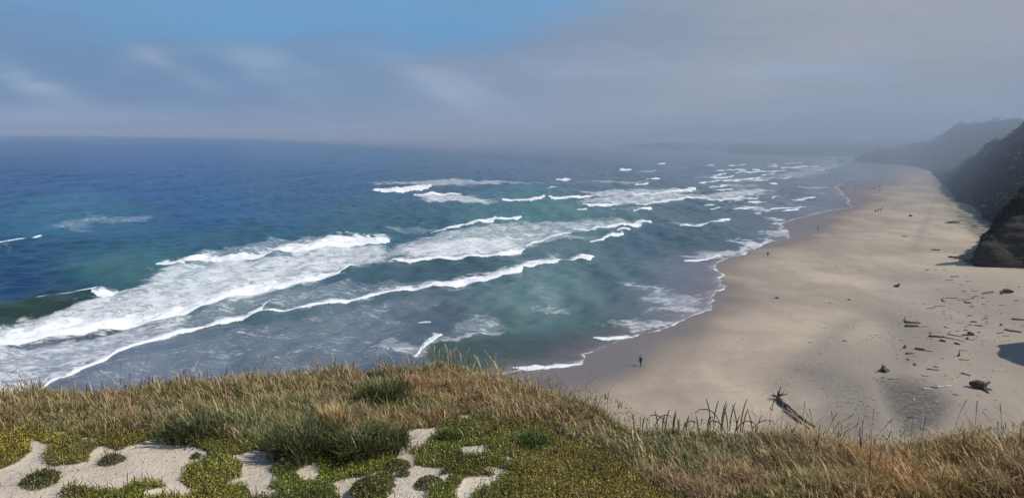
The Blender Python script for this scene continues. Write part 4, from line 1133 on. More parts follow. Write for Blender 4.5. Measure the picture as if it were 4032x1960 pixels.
def tube(name, pts, rad, m, seg=6, parent=None):
    pts = [Vector(p) for p in pts]; V = []; q = []
    for i, p in enumerate(pts):
        t = (pts[min(i + 1, len(pts) - 1)] - pts[max(i - 1, 0)]).normalized()
        a = t.cross(Vector((0.13, 0.9, 0.2))).normalized(); b = t.cross(a)
        r_ = rad[i] if hasattr(rad, '__len__') else rad
        for k in range(seg):
            th = 2 * math.pi * k / seg
            V.append(tuple(p + a * math.cos(th) * r_ + b * math.sin(th) * r_))
    for i in range(len(pts) - 1):
        for k in range(seg):
            q.append((i * seg + k, i * seg + (k + 1) % seg, (i + 1) * seg + (k + 1) % seg, (i + 1) * seg + k))
    return mesh_np(name, np.array(V), np.array(q), mat=m, parent=parent)


STALKS = [(2497,1628,0.06),(2530,1640,0.05),(2572,1612,0.10),(2591,1620,0.09),(2604,1634,0.05),(2619,1616,0.11),(2624,1612,0.12),(2648,1630,0.09),(2650,1618,0.08),
          (2672,1650,0.04),(2690,1640,0.07),(2703,1636,0.06),(2745,1636,0.08),(2776,1638,0.05),(2790,1640,0.06),(2796,1575,0.26),(2803,1580,0.24),(2829,1585,0.24),(2835,1578,0.27),
          (2840,1596,0.20),(2862,1590,0.22),(2868,1606,0.17),(2880,1630,0.10),(2912,1576,0.27),(2905,1600,0.19),(2922,1614,0.16),(2940,1618,0.20),(2962,1625,0.15),(2975,1640,0.09),(2890,1640,0.08),(2850,1635,0.09)]
for i, (px, py, hh_) in enumerate(STALKS):
    base = at(px + random.uniform(-6, 6), 1700, ZG); yb = base.y - 0.05
    top = at_d(px, py, yb)
    zb = float(place_z(np.array([base.x]), np.array([yb]), top_d(np.array([base.x]), np.array([yb])))[0]) - 0.02
    H_ = max(top.z - zb, 0.08)
    hook = i % 4 == 2; sgn = 1 if i % 3 else -1
    pts = []
    for k in range(9):
        t = k / 8
        ang = t ** 2.2 * (2.3 if hook and H_ > 0.2 else 0.35)
        pts.append((t, ang))
    Pp = [Vector((0, 0, 0))]; L = H_ * (1.25 if hook and H_ > 0.2 else 1.02) / 8
    for t, ang in pts[1:]:
        Pp.append(Pp[-1] + Vector((sgn * math.sin(ang) * L, 0.1 * L, math.cos(ang) * L)))
    o = tube('seed_stalk', Pp, [0.0028, 0.003, 0.0032, 0.0045, 0.0055, 0.006, 0.006, 0.0052, 0.003], m_st)
    o.location = (base.x, yb, zb)
    where = 'in the short row above the green grass' if px < 2790 else 'in the tall cluster above the green grass'
    shape = 'hooked' if hook and H_ > 0.2 else ('tall straight' if H_ > 0.24 else 'short')
    tag(o, f'{shape} brown seed stalk {where}', 'seed stalk', f'{shape} stalks {where}')

# scrub on the bluffs as leaf clumps
def scrub(name, A, rows, N, size, c0, c1, label, seed):
    r_ = np.random.default_rng(seed)
    ii = r_.integers(rows[0], rows[1], N); jj = r_.integers(1, A.shape[1] - 1, N)
    f = r_.random(N)[:, None]
    Pp = A[ii, jj] * (1 - f) + A[ii + 1, np.clip(jj + 1, 0, A.shape[1] - 1)] * f
    cl = fbm(Pp[:, 0] * 0.15 / size, Pp[:, 1] * 0.15 / size + Pp[:, 2] * 0.2, 3, seed)
    k = cl > 0.42
    Pp = Pp[k]; cl = cl[k]; M = len(Pp)
    Pp = Pp + np.stack([r_.normal(0, size * 0.5, M), r_.normal(0, size * 0.5, M), r_.random(M) * size * 2.2 * ssm(0.42, 0.7, cl)], 1)
    C = np.array(c0)[None] * (1 - r_.random(M)[:, None]) + np.array(c1)[None] * r_.random(M)[:, None]
    vg = Veg(); vg.add(*leaves(Pp, r_.uniform(0.6, 1.4, M) * size, C, up=0.3))
    tag(vg.build(name), label, 'scrub', kind='stuff')


scrub('bluff_scrub', NB, (22, 50), 26000, 0.45, (0.010, 0.014, 0.007), (0.028, 0.034, 0.015), 'dark low bushes growing over the crest of the near bluff', 301)
scrub('hillside_scrub', MH, (2, 66), 60000, 1.1, (0.008, 0.014, 0.010), (0.026, 0.034, 0.022), 'dense dark bushes covering the steep hillside behind the beach', 302)
scrub('far_hill_scrub', FH, (2, 56), 30000, 2.0, (0.016, 0.024, 0.018), (0.05, 0.06, 0.045), 'dim bushes and trees covering the foggy far hill', 303)

# ================================================================== driftwood
def wood_mat(name, c0, c1):
    m, n, out = mat(name)
    tcn = n.new('ShaderNodeTexCoord'); P_ = tcn.outputs['Object']
    g = n.noise(n.mapping(P_, scale=(1, 1, 1)), 3.0, 6, 0.7, 1.0)
    principled(n, out, n.mix(n.ramp(g, 0.35, 0.65), c0, c1), 0.85, n.bump(g, 0.8, 0.05), 0.2)
    return m


WOOD = {'dark': wood_mat('driftwood_dark', (0.035, 0.028, 0.022, 1), (0.12, 0.098, 0.08, 1)),
        'brown': wood_mat('driftwood_brown', (0.08, 0.062, 0.048, 1), (0.20, 0.165, 0.13, 1)),
        'pale': wood_mat('driftwood_pale', (0.36, 0.32, 0.28, 1), (0.66, 0.62, 0.56, 1))}


class MB:
    def __init__(s): s.V = []; s.F = []
    def limb(s, pts, rads, seg=8, wob=0.12, seed=0, cap=True):
        r_ = np.random.default_rng(seed)
        pts = [Vector(p) for p in pts]; o = len(s.V)
        for i, p in enumerate(pts):
            t = (pts[min(i + 1, len(pts) - 1)] - pts[max(i - 1, 0)]).normalized()
            a = t.cross(Vector((0.1, 0.2, 1)) if abs(t.z) < 0.8 else Vector((1, 0, 0.1))).normalized(); b = t.cross(a)
            for k in range(seg):
                th = 2 * math.pi * k / seg; q = rads[i] * (1 + r_.normal() * wob)
                s.V.append(tuple(p + a * math.cos(th) * q + b * math.sin(th) * q))
        n_ = len(pts)
        for i in range(n_ - 1):
            for k in range(seg):
                s.F.append((o + i * seg + k, o + i * seg + (k + 1) % seg, o + (i + 1) * seg + (k + 1) % seg, o + (i + 1) * seg + k))
        if cap:
            for e, rev in ((0, True), (n_ - 1, False)):
                c_ = len(s.V); s.V.append(tuple(pts[e]))
                for k in range(seg):
                    a_, b_ = o + e * seg + k, o + e * seg + (k + 1) % seg
                    s.F.append((c_, b_, a_) if rev else (c_, a_, b_))
    def build(s, name, m, parent=None):
        me = bpy.data.meshes.new(name); me.from_pydata(s.V, [], s.F); me.update()
        me.materials.append(m)
        for p_ in me.polygons: p_.use_smooth = True
        o = bpy.data.objects.new(name, me); col.objects.link(o)
        if parent: o.parent = parent
        return o


def curved(a, b, n_, bend, seed=0):
    r_ = random.Random(seed)
    a = Vector(a); b = Vector(b); L = (b - a).length
    side = (b - a).cross(Vector((0, 0, 1))).normalized()
    out_ = []
    for i in range(n_):
        t = i / (n_ - 1)
        out_.append(a.lerp(b, t) + side * math.sin(t * math.pi) * bend * L + Vector((r_.uniform(-1, 1), r_.uniform(-1, 1), r_.uniform(-.5, .5))) * L * 0.012)
    return out_


def log(p1, p2, wpx, label, tone='dark', bend=0.03, taper=0.6, cat='driftwood', name='driftwood_log', group=None, branches=0, pale_end=False, seed=0, lift=0.0):
    a = on_beach(*p1); b = on_beach(*p2)
    dist = a.length; r_ = max(wpx * dist / FPX * 0.5, 0.03)
    t = empty(name, (a.x, a.y, a.z))
    loc = lambda P: P - Vector((a.x, a.y, a.z))
    A = loc(a) + Vector((0, 0, r_ * 0.75 + lift)); B = loc(b) + Vector((0, 0, r_ * taper * 0.75))
    pts = curved(A, B, 9, bend, seed)
    rads = [r_ * (0.8 + 0.2 * min(1, i)) * (1 - (1 - taper) * i / 8) for i in range(9)]
    if pale_end:
        mb = MB(); mb.limb(pts[:5], rads[:5], 9, 0.12, seed); mb.build('trunk', WOOD[tone], t)
        mb = MB(); mb.limb([pts[4].lerp(pts[5], 0.02)] + pts[5:], [rads[4] * 0.8] + [q * 0.6 for q in rads[5:]], 8, 0.08, seed + 1); mb.build('stripped_end', WOOD['pale'], t)
    else:
        mb = MB(); mb.limb(pts, rads, 9, 0.12, seed); mb.build('trunk', WOOD[tone], t)
    rr_ = random.Random(seed + 5); L = (B - A).length
    for k in range(branches):
        i = rr_.choice([0, 0, 1, 6]); d = Vector((rr_.uniform(-0.7, 0.7), rr_.uniform(-0.4, 0.4), rr_.uniform(0.5, 1))).normalized()
        l_ = r_ * rr_.uniform(3, 5)
        mb = MB(); mb.limb([pts[i], pts[i] + d * l_ * 0.5, pts[i] + d * l_ + Vector((0.1 * l_, 0, 0.05 * l_))], [r_ * 0.5, r_ * 0.32, r_ * 0.12], 6, 0.1, k)
        mb.build('branch', WOOD[tone if rr_.random() < 0.6 else 'brown'], t)
    return tag(t, label, cat, group)


def stump(p, wpx, hpx, label, tone='dark', seed=0, limbs=5, trunkdir=None, group='root stumps on the sand'):
    a = on_beach(*p); k = a.length / FPX; W = wpx * k; H_ = hpx * k * 1.05
    rr_ = random.Random(seed)
    t = empty('driftwood_stump', (a.x, a.y, a.z))
    td = Vector(trunkdir).normalized() if trunkdir else Vector((0.15, 0.1, 1)).normalized()
    mb = MB(); b0 = Vector((-td.x * W * 0.1, 0, -0.05)); top = td * H_
    mb.limb([b0, b0.lerp(top, 0.4), b0.lerp(top, 0.75), top], [W * 0.26, W * 0.22, W * 0.16, W * 0.09], 10, 0.2, seed)
    mb.build('trunk', WOOD[tone], t)
    for i in range(limbs):
        an = i * 6.283 / limbs + rr_.uniform(-0.4, 0.4); l_ = W * rr_.uniform(0.4, 0.62)
        d = Vector((math.cos(an), math.sin(an) * 0.8, 0))
        mb = MB(); mb.limb([Vector((0, 0, H_ * 0.18)), d * l_ * 0.55 + Vector((0, 0, H_ * rr_.uniform(0.12, 0.4))), d * l_ + Vector((0, 0, H_ * rr_.uniform(0.02, 0.3)))], [W * 0.13, W * 0.09, W * 0.03], 7, 0.15, seed * 10 + i)
        mb.build('root', WOOD[tone if i % 3 else 'brown'], t)
    return tag(t, label, 'driftwood', group)


# the long log with its root plate that points out of the grass
a = on_beach(3062, 1572); b = on_beach(3202, 1690)
t = empty('driftwood_log', (a.x, a.y, a.z))
bb = b - a
pts = curved(Vector((0, 0, 0.35)), bb + Vector((0, 0, 0.35)), 12, 0.025, 3)
mb = MB(); mb.limb(pts, [0.22, 0.25, 0.27, 0.28, 0.28, 0.27, 0.26, 0.25, 0.24, 0.22, 0.2, 0.17], 14, 0.07, 4)
mb.build('trunk', WOOD['dark'], t)
mb = MB(); mb.limb([q + Vector((-0.30, -0.05, 0.10)) for q in pts[4:9]], [0.03, 0.06, 0.07, 0.06, 0.02], 6, 0.1, 5); mb.build('split_edge', WOOD['pale'], t)
for i, (vx, vy, vz, l_, r0) in enumerate([(0.25, 0.1, 1, 1.5, 0.11), (-1, 0.1, 0.45, 0.9, 0.08), (-0.9, -0.4, 0.12, 1.2, 0.08), (-0.9, 0.5, 0.0, 1.0, 0.07), (1, 0.4, 0.55, 1.1, 0.09), (1, 0.3, 0.2, 1.7, 0.08), (-0.1, 0.2, 1, 0.8, 0.06)]):
    d = Vector((vx, vy, vz)).normalized(); o0 = Vector((0.05, 0.05, 0.4))
    mb = MB(); mb.limb([o0, o0 + d * l_ * 0.5 + Vector((0, 0, 0.05)), o0 + d * l_ * 0.8, o0 + d * l_ + Vector((0.08 * (-1) ** i, 0, 0.16))], [r0 * 1.5, r0, r0 * 0.7, r0 * 0.25], 7, 0.15, 20 + i)
    mb.build('root', WOOD['dark'], t)
tag(t, 'long dark driftwood log with spiky roots pointing out of the clifftop grass', 'driftwood')

stump((3530, 1129), 24, 15, 'dark triangular root stump alone on the open sand', 'dark', 31, 6, (0.9, 0, 1))
stump((3562, 1370), 16, 12, 'round black root stump left of the half bleached log', 'dark', 32, 5)
stump((3480, 1463), 44, 24, 'three pronged brown stump with one short post standing up', 'brown', 33, 4, (-0.15, 0, 1))
stump((3775, 1402), 12, 18, 'knobbly upright stump in the middle of the wrack', 'brown', 34, 4)
stump((3059, 1174), 14, 8, 'small low stump on a plank out on the bare tan sand', 'brown', 35, 3)
stump((3343, 1181), 14, 5, 'low dark root half buried in the middle of the beach', 'brown', 36, 4)
stump((3943, 1158), 14, 10, 'small dark root by the right edge below the seaweed pile', 'brown', 37, 5)
stump((3941, 1281), 12, 8, 'dark knot of wood by the right edge of the wrack', 'dark', 38, 5)
stump((3808, 1335), 15, 8, 'black clump of root below the long broken log', 'dark', 39, 5)

t = empty('driftwood_stump', on_beach(3862, 1530))
k = on_beach(3862, 1530).length / FPX
mb = MB(); mb.limb([Vector((-24 * k, 1.2, 0.5)), Vector((-10 * k, 0.5, 0.55)), Vector((6 * k, 0, 0.5)), Vector((14 * k, -0.3, 0.3))], [0.25, 0.62, 0.66, 0.4], 12, 0.1, 41); mb.build('trunk', WOOD['dark'], t)
mb = MB(); mb.limb([Vector((8 * k, 0, 0.4)), Vector((22 * k, 0.3, 0.65)), Vector((38 * k, 0.6, 0.85))], [0.3, 0.22, 0.14], 8, 0.12, 42); mb.build('branch', WOOD['dark'], t)
mb = MB(); mb.limb([Vector((4 * k, -0.2, 0.4)), Vector((1 * k, -1.0, 0.2)), Vector((-2 * k, -2.2, 0.1))], [0.22, 0.16, 0.05], 7, 0.15, 43); mb.build('root', WOOD['brown'], t)
mb = MB(); mb.limb([Vector((8 * k, -0.6, 0.25)), Vector((20 * k, -0.7, 0.2)), Vector((32 * k, -0.6, 0.12))], [0.14, 0.12, 0.05], 7, 0.12, 44); mb.build('root', WOOD['brown'], t)
tag(t, 'large dark log butt with a raised arm at the right side of the beach', 'driftwood')

G1 = 'driftwood logs in the wrack'
log((3563, 1271), (3624, 1273), 9, 'upper of two dark logs, with a pale stub sticking up', 'dark', 0.02, 0.5, branches=2, seed=51, group=G1)
log((3563, 1286), (3658, 1284), 10, 'lower of two dark logs, with a long bleached tip', 'dark', 0.01, 0.5, pale_end=True, seed=52, group=G1)
log((3603, 1375), (3672, 1383), 9, 'half dark half bleached log below the wrack line', 'dark', 0.0, 0.8, pale_end=True, seed=53, group=G1)
log((3567, 1394), (3601, 1391), 8, 'short log with a thick dark butt and a thin tail', 'dark', 0.0, 0.3, seed=54, group=G1)
log((3657, 1325), (3718, 1328), 7, 'dark left half of the long broken log', 'dark', 0.01, 0.8, branches=1, seed=55, group=G1)
log((3714, 1328), (3802, 1346), 4, 'thin right half of the long broken log', 'brown', -0.02, 0.5, seed=56, group=G1)
log((3730, 1316), (3792, 1326), 4, 'slim brown pole lying just above the long broken log', 'brown', 0.03, 0.5, seed=57, group=G1)
log((3788, 1321), (3836, 1320), 6, 'dark log with a block lying on its right end', 'dark', 0.0, 0.9, branches=1, seed=58, group=G1)
log((3812, 1312), (3834, 1318), 9, 'thick dark block on the end of a log', 'dark', 0.0, 0.8, seed=59, group=G1)
log((3701, 1341), (3723, 1346), 8, 'short thick dark log below the long broken log', 'dark', 0.0, 0.8, seed=60, group=G1)
log((3758, 1352), (3781, 1358), 7, 'short dark log with a pale chip behind it', 'dark', 0.0, 0.6, seed=61, group=G1)
log((3717, 1287), (3741, 1291), 6, 'curved white bleached branch right of the two dark logs', 'pale', 0.15, 0.7, seed=62, group=G1)
log((3649, 1453), (3696, 1457), 5, 'gently curved brown branch alone on the lower sand', 'brown', 0.05, 0.8, seed=63, group=G1)
log((3675, 1443), (3693, 1446), 4, 'small stick just above the gently curved branch', 'brown', 0.02, 0.8, seed=64, group=G1)
log((3784, 1469), (3822, 1479), 5, 'brown pole slanting down to the right on the lower sand', 'brown', 0.02, 0.8, seed=65, group=G1)
log((3632, 1531), (3672, 1532), 6, 'left of two pale poles at the edge of the dark debris patch', 'pale', 0.0, 0.6, seed=66, group=G1)
log((3687, 1527), (3746, 1519), 8, 'right and thicker of two pale poles above the grass', 'pale', -0.03, 0.55, seed=67, group=G1)
log((3664, 1524), (3690, 1528), 4, 'dark stick crossing between the two pale poles', 'dark', 0.0, 0.7, seed=68, group=G1)
log((3906, 1459), (3953, 1450), 4, 'white bleached stick at the edge of the big round shadow', 'pale', 0.06, 0.4, seed=69, group=G1)
log((3626, 1478), (3659, 1482), 3, 'thin dark stick left of the slanting brown pole', 'brown', 0.05, 0.7, seed=70, group=G1)
log((3498, 1492), (3545, 1492), 3, 'thin dark stick below the three pronged stump', 'brown', 0.06, 0.6, seed=71, group=G1)
log((3984, 1258), (4034, 1260), 7, 'dark ragged log cut by the right edge of the view', 'brown', 0.05, 0.8, seed=72, group=G1)
log((3955, 1299), (4022, 1309), 6, 'long brown log bending near the right edge of the view', 'brown', 0.05, 0.9, seed=73, group=G1)
log((3926, 1312), (3952, 1308), 4, 'short brown branch left of the long bending log', 'brown', 0.1, 0.7, seed=74, group=G1)
log((3869, 1158), (3910, 1151), 5, 'thin branch rising to a thick end left of the seaweed pile', 'brown', -0.05, 1.3, seed=75, group=G1)
log((3743, 1091), (3775, 1089), 4, 'thin stick nearest the big bluff in the wrack', 'brown', 0.0, 0.8, seed=76, group=G1)
log((3724, 1104), (3754, 1103), 3, 'thin stick just below the one nearest the bluff', 'brown', 0.0, 0.8, seed=77, group=G1)
log((3722, 1174), (3771, 1174), 3, 'long straight thin stick in the middle of the wrack', 'brown', 0.0, 0.8, seed=78, group=G1)
log((3680, 1206), (3721, 1205), 3, 'long thin stick at the left margin of the wrack', 'brown', 0.01, 0.7, seed=79, group=G1)
log((3318, 1341), (3334, 1343), 4, 'lone dark stick on the smooth sand left of the wrack', 'dark', 0.02, 0.7, seed=80, group=G1)
log((3183, 1348), (3196, 1348), 3, 'small curved stick alone in the middle of the lower beach', 'brown', 0.15, 0.7, seed=81, group=G1)
log((3048, 1173), (3071, 1174), 3, 'short plank on the bare tan sand beside a low stump', 'brown', 0.0, 0.9, seed=82, group=G1)
log((3734, 1013), (3790, 1018), 6, 'long brown log pointing out from the foot of the near bluff', 'brown', 0.02, 1.2, seed=83, group=G1)
log((3668, 985), (3700, 986), 5, 'straight brown log left of the near bluff', 'brown', 0.0, 0.9, seed=84, group=G1)
log((3553, 930), (3574, 933), 3, 'lone thin stick far up the middle of the beach', 'brown', 0.0, 0.8, seed=85, group=G1)
log((3780, 812), (3822, 817), 3, 'straight log at the back of the beach below the hillside', 'brown', 0.0, 0.8, seed=86, group=G1)
log((3772, 1180), (3826, 1178), 3, 'flat dark stick among the seaweed clumps', 'brown', 0.03, 0.7, seed=87, group=G1)
log((3714, 1176), (3722, 1191), 5, 'crooked dark root pointing towards us in the wrack', 'brown', 0.1, 0.5, branches=1, seed=88, group=G1)
log((3470, 1488), (3481, 1484), 4, 'tiny bent branch left below the three pronged stump', 'brown', 0.2, 0.6, seed=89, group=G1)
log((3572, 1413), (3579, 1420), 4, 'short stick slanting below the thick butted log', 'dark', 0.0, 0.8, seed=90, group=G1)
log((3598, 1433), (3606, 1439), 6, 'small dark chunk below the short slanting stick', 'brown', 0.0, 0.8, seed=91, group=G1)
log((3777, 1416), (3819, 1418), 4, 'flat brown stick below the knobbly upright stump', 'brown', 0.0, 0.4, seed=92, group=G1)
log((3774, 1379), (3810, 1380), 3, 'thin brown stick above the knobbly upright stump', 'brown', 0.0, 0.5, seed=93, group=G1)
log((3594, 1576), (3604, 1572), 5, 'small pale chunk in the dark debris patch, left one', 'pale', 0.0, 0.8, seed=94, group=G1)
log((3681, 1582), (3690, 1580), 5, 'small pale chunk in the dark debris patch, right one', 'pale', 0.0, 0.8, seed=95, group=G1)
log((3573, 1643), (3602, 1646), 4, 'dark stick at the bottom of the debris patch above the grass', 'dark', 0.02, 0.8, seed=96, group=G1)
log((3033, 1607), (3046, 1616), 3, 'thin stick beside the long log, on its left', 'brown', 0.0, 0.7, seed=97, group=G1)
log((3752, 1552), (3774, 1556), 4, 'dark stick below the right pale pole', 'brown', 0.0, 0.8, seed=98, group=G1)

# dark clumps of seaweed and small wrack, traced one by one, then a loose sprinkling
m_kelp, n, out = mat('seaweed')
tcn = n.new('ShaderNodeTexCoord')
principled(n, out, n.mix(n.noise(tcn.outputs['Object'], 3, 5), (0.05, 0.042, 0.032, 1), (0.15, 0.125, 0.10, 1)), 0.8, n.bump(n.noise(tcn.outputs['Object'], 6, 5), 1, 0.1))
m_bush, n, out = mat('beach_plant')
cA = n.attr('Col').outputs['Color']; principled(n, out, cA, 0.8)
kproto = [blob('seaweed_clump', 0.5, 0.42, 0.14, m_kelp, seed=400 + i, nz=0.75, f=2.2, nu=22, nv=9) for i in range(4)]
sproto = []
for i in range(4):
    mb = MB(); mb.limb(curved((-0.5, 0, 0.03), (0.5, 0.05 * i, 0.03), 6, 0.06 * (i - 1.5), 500 + i), [0.03, 0.05, 0.05, 0.045, 0.035, 0.015], 6, 0.15, 500 + i)
    sproto.append(mb.build('driftwood_stick', WOOD['dark' if i < 2 else 'brown']))
used = set()


def put(proto, px, py, length_px, rot, label, cat, group):
    o = proto if proto.name not in used else proto.copy()
    if proto.name in used: col.objects.link(o)
    used.add(proto.name)
    p_ = on_beach(px, py); L = length_px * p_.length / FPX
    o.location = p_; o.rotation_euler = (0, 0, rot); s_ = L
    o.scale = (s_, s_ * random.uniform(0.8, 1.3), s_ * random.uniform(0.7, 1.2)) if 'seaweed' in o.name else (s_, max(s_, 1.0) * 0.9, max(s_, 1.0) * 0.9)
    tag(o, label, cat, group)
    return o


KELP = [(3797,1147,22),(3811,1158,9),(3827,1139,8),(3774,1135,8),(3708,1136,7),(3816,1167,10),(3835,1168,14),(3848,1166,16),(3870,1173,18),(3830,1174,18),(3799,1186,16),(3812,1192,30),(3849,1185,9),
        (3890,1187,12),(3873,1198,15),(3829,1198,8),(3827,1207,22),(3875,1206,8),(3781,1209,6),(3715,1231,12),(3775,1230,12),(3744,1243,10),(3818,1242,18),(3808,1247,9),(3745,1252,12),(3725,1256,9),
        (3883,1243,12),(3884,1253,18),(3871,1258,14),(3884,1268,16),(3833,1267,30),(3856,1282,34),(3820,1279,22),(3803,1286,16),(3804,1300,22),(3745,1304,12),(3771,1303,18),(3737,1308,12),(3662,1310,20),
        (3855,1308,18),(3846,1325,14),(3872,1320,9),(3885,1318,6),(3897,1318,6),(3905,1326,6),(3935,1332,10),(3979,1306,8),(3995,1276,9),(4026,1283,14),(4003,1183,22),(4012,1130,12),(3942,1234,10),
        (3858,1227,6),(3845,1226,5),(3866,1235,6),(3855,1235,5),(3934,1220,6),(3868,1356,9),(3651,1063,20),(3684,1062,12),(3718,1064,12),(3675,1068,5),(3294,1049,9),(3354,1047,5),(3349,1071,8),(3392,1065,8),
        (3371,1182,8),(3267,1192,14),(3424,1287,5),(3382,1276,4),(3514,1435,4),(3510,1483,6),(3723,1363,8),(3590,1283,4),(3478,1478,5),(3543,1221,8),(3581,1218,5),(3585,1230,7),(3601,1238,7),(3611,1243,9),(3585,1246,9)]
for i, (px, py, wpx) in enumerate(KELP):
    size = 'broad' if wpx > 17 else ('middling' if wpx > 9 else 'small')
    zone = ('by the right edge of the beach' if px > 3930 else 'in the thick of the wrack' if px > 3700 and py > 1120 else 'near the foot of the bluff' if py < 1100 and px > 3600 else 'on the open sand left of the wrack')
    put(kproto[i % 4], px, py, wpx * 0.75, random.uniform(-0.3, 0.3) + (3.14 if i % 2 else 0), f'{size} dark seaweed clump {zone}', 'seaweed', f'{size} seaweed clumps {zone}')
STK = [(3595,1195,16),(3579,1196,6),(3640,1196,20),(3665,1214,30),(3678,1210,14),(3716,1225,20),(3722,1238,12),(3745,1196,14),(3740,1215,8),(3757,1115,14),(3752,1110,10),(3786,1122,20),(3693,1137,18),(3717,1110,8),(3760,1090,30),
       (3700,1086,12),(3664,1098,8),(3760,1131,10),(3792,1130,10),(3805,1090,14),(3815,1108,20),(3840,1146,24),(3770,1271,18),(3787,1273,16),(3889,1276,16),(3806,1286,14),(3612,1327,12),(3700,1309,12),(3613,1263,12),(3585,1300,10),
       (3653,1333,14),(3668,1329,14),(3668,1336,10),(3834,1337,30),(3872,1342,16),(3960,1324,26),(3930,1326,8),(3918,1343,8),(3945,1343,8),(3971,1343,8),(3996,1199,8),(3948,1202,24),(3910,1202,6),(3967,1123,12),(3541,1277,12),
       (3533,1399,12),(3532,1412,10),(3598,1402,10),(3551,1339,8),(3518,1362,10),(3524,1373,10),(3546,1378,6),(3710,1411,12),(3687,1430,8),(3782,1434,12),(3820,1434,10),(3780,1475,8),(3771,1484,8),(3724,1480,12),(3723,1474,10),
       (3750,1491,10),(3614,1495,12),(3643,1497,8),(3634,1493,8),(3700,1479,8),(3876,1484,8),(3906,1485,6),(3887,1497,6),(3800,1524,20),(3832,1530,10),(3856,1556,16),(3742,1540,6),(3562,1543,20),(3628,1538,16),(3780,1595,10),
       (3920,1576,10),(3880,1610,14),(3480,1500,24),(3440,1489,8),(3455,1496,10),(3440,1575,8),(3470,1540,8),(3490,1440,8),(3385,1420,6),(3360,1290,6),(3425,1322,10),(3437,1327,8),(3450,1320,12),(3466,1327,12),(3478,1318,10),
       (3432,1336,8),(3412,1342,6),(3397,1347,6),(3378,1352,6),(3520,1330,8),(3545,1340,8),(3560,1300,8),(3570,1310,10),(3510,1350,6),(3500,1312,8),(3380,1245,6),(3300,1250,5),(3310,1060,6),(2930,1186,6),(2990,1186,6),
       (3225,1280,5),(3236,1292,6),(3252,1291,6),(2925,1336,6),(3130,1440,6),(3640,830,12),(3700,800,14),(3720,820,12),(3705,858,12),(3690,888,16),(3740,900,10),(3660,920,8),(3800,846,14),(3820,830,14),(3700,835,10),(3790,868,20),
       (3750,880,24),(3765,872,30),(3730,880,18),(3810,868,18),(3748,895,12),(3830,890,14),(3710,965,10),(3725,992,8),(3760,995,12),(3640,918,8),(3667,919,8),(3550,825,6),(3583,852,8),(3545,1028,6),(3700,1045,10),(3720,1048,8),
       (3460,1625,14),(3410,1640,16),(3370,1610,10),(3340,1585,12),(3300,1600,10),(3260,1560,8),(3240,1530,10),(3200,1500,8),(3330,1520,10),(3370,1540,14),(3390,1580,12),(3420,1600,14),(3350,1640,12),(3500,1660,16),(3640,1690,20),(3700,1620,10)]
for i, (px, py, wpx) in enumerate(STK):
    size = 'long' if wpx > 15 else ('short' if wpx > 8 else 'tiny')
    zone = ('in front of the far hillside' if py < 900 else 'near the foot of the bluff' if py < 1110 and px > 3600 else 'on the lower sand above the clifftop grass' if py > 1390 else
            'by the right edge of the wrack' if px > 3860 else 'in the thick of the wrack' if px > 3640 else 'on the open sand left of the wrack')
    put(sproto[(i * 7) % 4], px, py, wpx, random.uniform(-0.25, 0.25), f'{size} dark driftwood stick {zone}', 'driftwood', f'{size} sticks {zone}')
for o in kproto + sproto:
    if o.name not in used: bpy.data.objects.remove(o)


def beach_bush(px, py, wpx, hpx, label):
    p_ = on_beach(px, py); k = p_.length / FPX; W = wpx * k / 2; H_ = hpx * k
    N = 900; a = rng.uniform(0, 6.283, N); r_ = np.sqrt(rng.random(N)) * W * (0.6 + 0.6 * vnoise(np.cos(a) * 2 + 3, np.sin(a) * 2, 8))
    h_ = H_ * rng.random(N) * (1.1 - r_ / (W * 1.3)).clip(0.1, 1)
    C = np.array([0.05, 0.052, 0.03])[None] * rng.uniform(0.5, 1.8, N)[:, None]
    V_, Q_, C_ = leaves(np.stack([np.cos(a) * r_, np.sin(a) * r_ * 0.7, h_], 1), rng.uniform(0.12, 0.3, N), C)
    o = mesh_np('beach_plant', V_, Q_, mat=m_bush, smooth=False, attrs={'Col': C_}); o.location = p_
    tag(o, label, 'plant')
beach_bush(3965, 1152, 42, 14, 'dark bushy plant pile on the sand near the right edge of the view')
beach_bush(3752, 878, 50, 6, 'heap of dark brush at the back of the beach below the hillside')
beach_bush(3448, 838 - 5, 8, 4, 'small dark weed heap far up the middle of the beach')
beach_bush(3585, 852, 12, 6, 'small dark heap on the sand beyond the lone thin stick')

# ================================================================== people
def cloth(name, c, rough=0.8):
    m, n, out = mat(name)
    tcn = n.new('ShaderNodeTexCoord')
    principled(n, out, n.mix(n.noise(tcn.outputs['Object'], 9, 4), tuple(k * 0.75 for k in c) + (1,), tuple(min(1, k * 1.2) for k in c) + (1,)), rough, n.bump(n.noise(tcn.outputs['Object'], 14, 3), 0.4, 0.02))
    return m


PM = {'skin': cloth('skin', (0.42, 0.26, 0.19), 0.6), 'blue': cloth('blue_jacket_cloth', (0.04, 0.22, 0.80)), 'black': cloth('black_cloth', (0.012, 0.012, 0.016)),
      'dark': cloth('dark_cloth', (0.045, 0.045, 0.04)), 'grey': cloth('grey_cloth', (0.16, 0.15, 0.13)), 'white': cloth('white_cloth', (0.7, 0.68, 0.63)),
      'hair': cloth('dark_hair', (0.03, 0.018, 0.012)), 'olive': cloth('olive_pack_cloth', (0.10, 0.10, 0.06)), 'navy': cloth('navy_cloth', (0.03, 0.04, 0.09)), 'tan': cloth('tan_cloth', (0.28, 0.21, 0.14))}


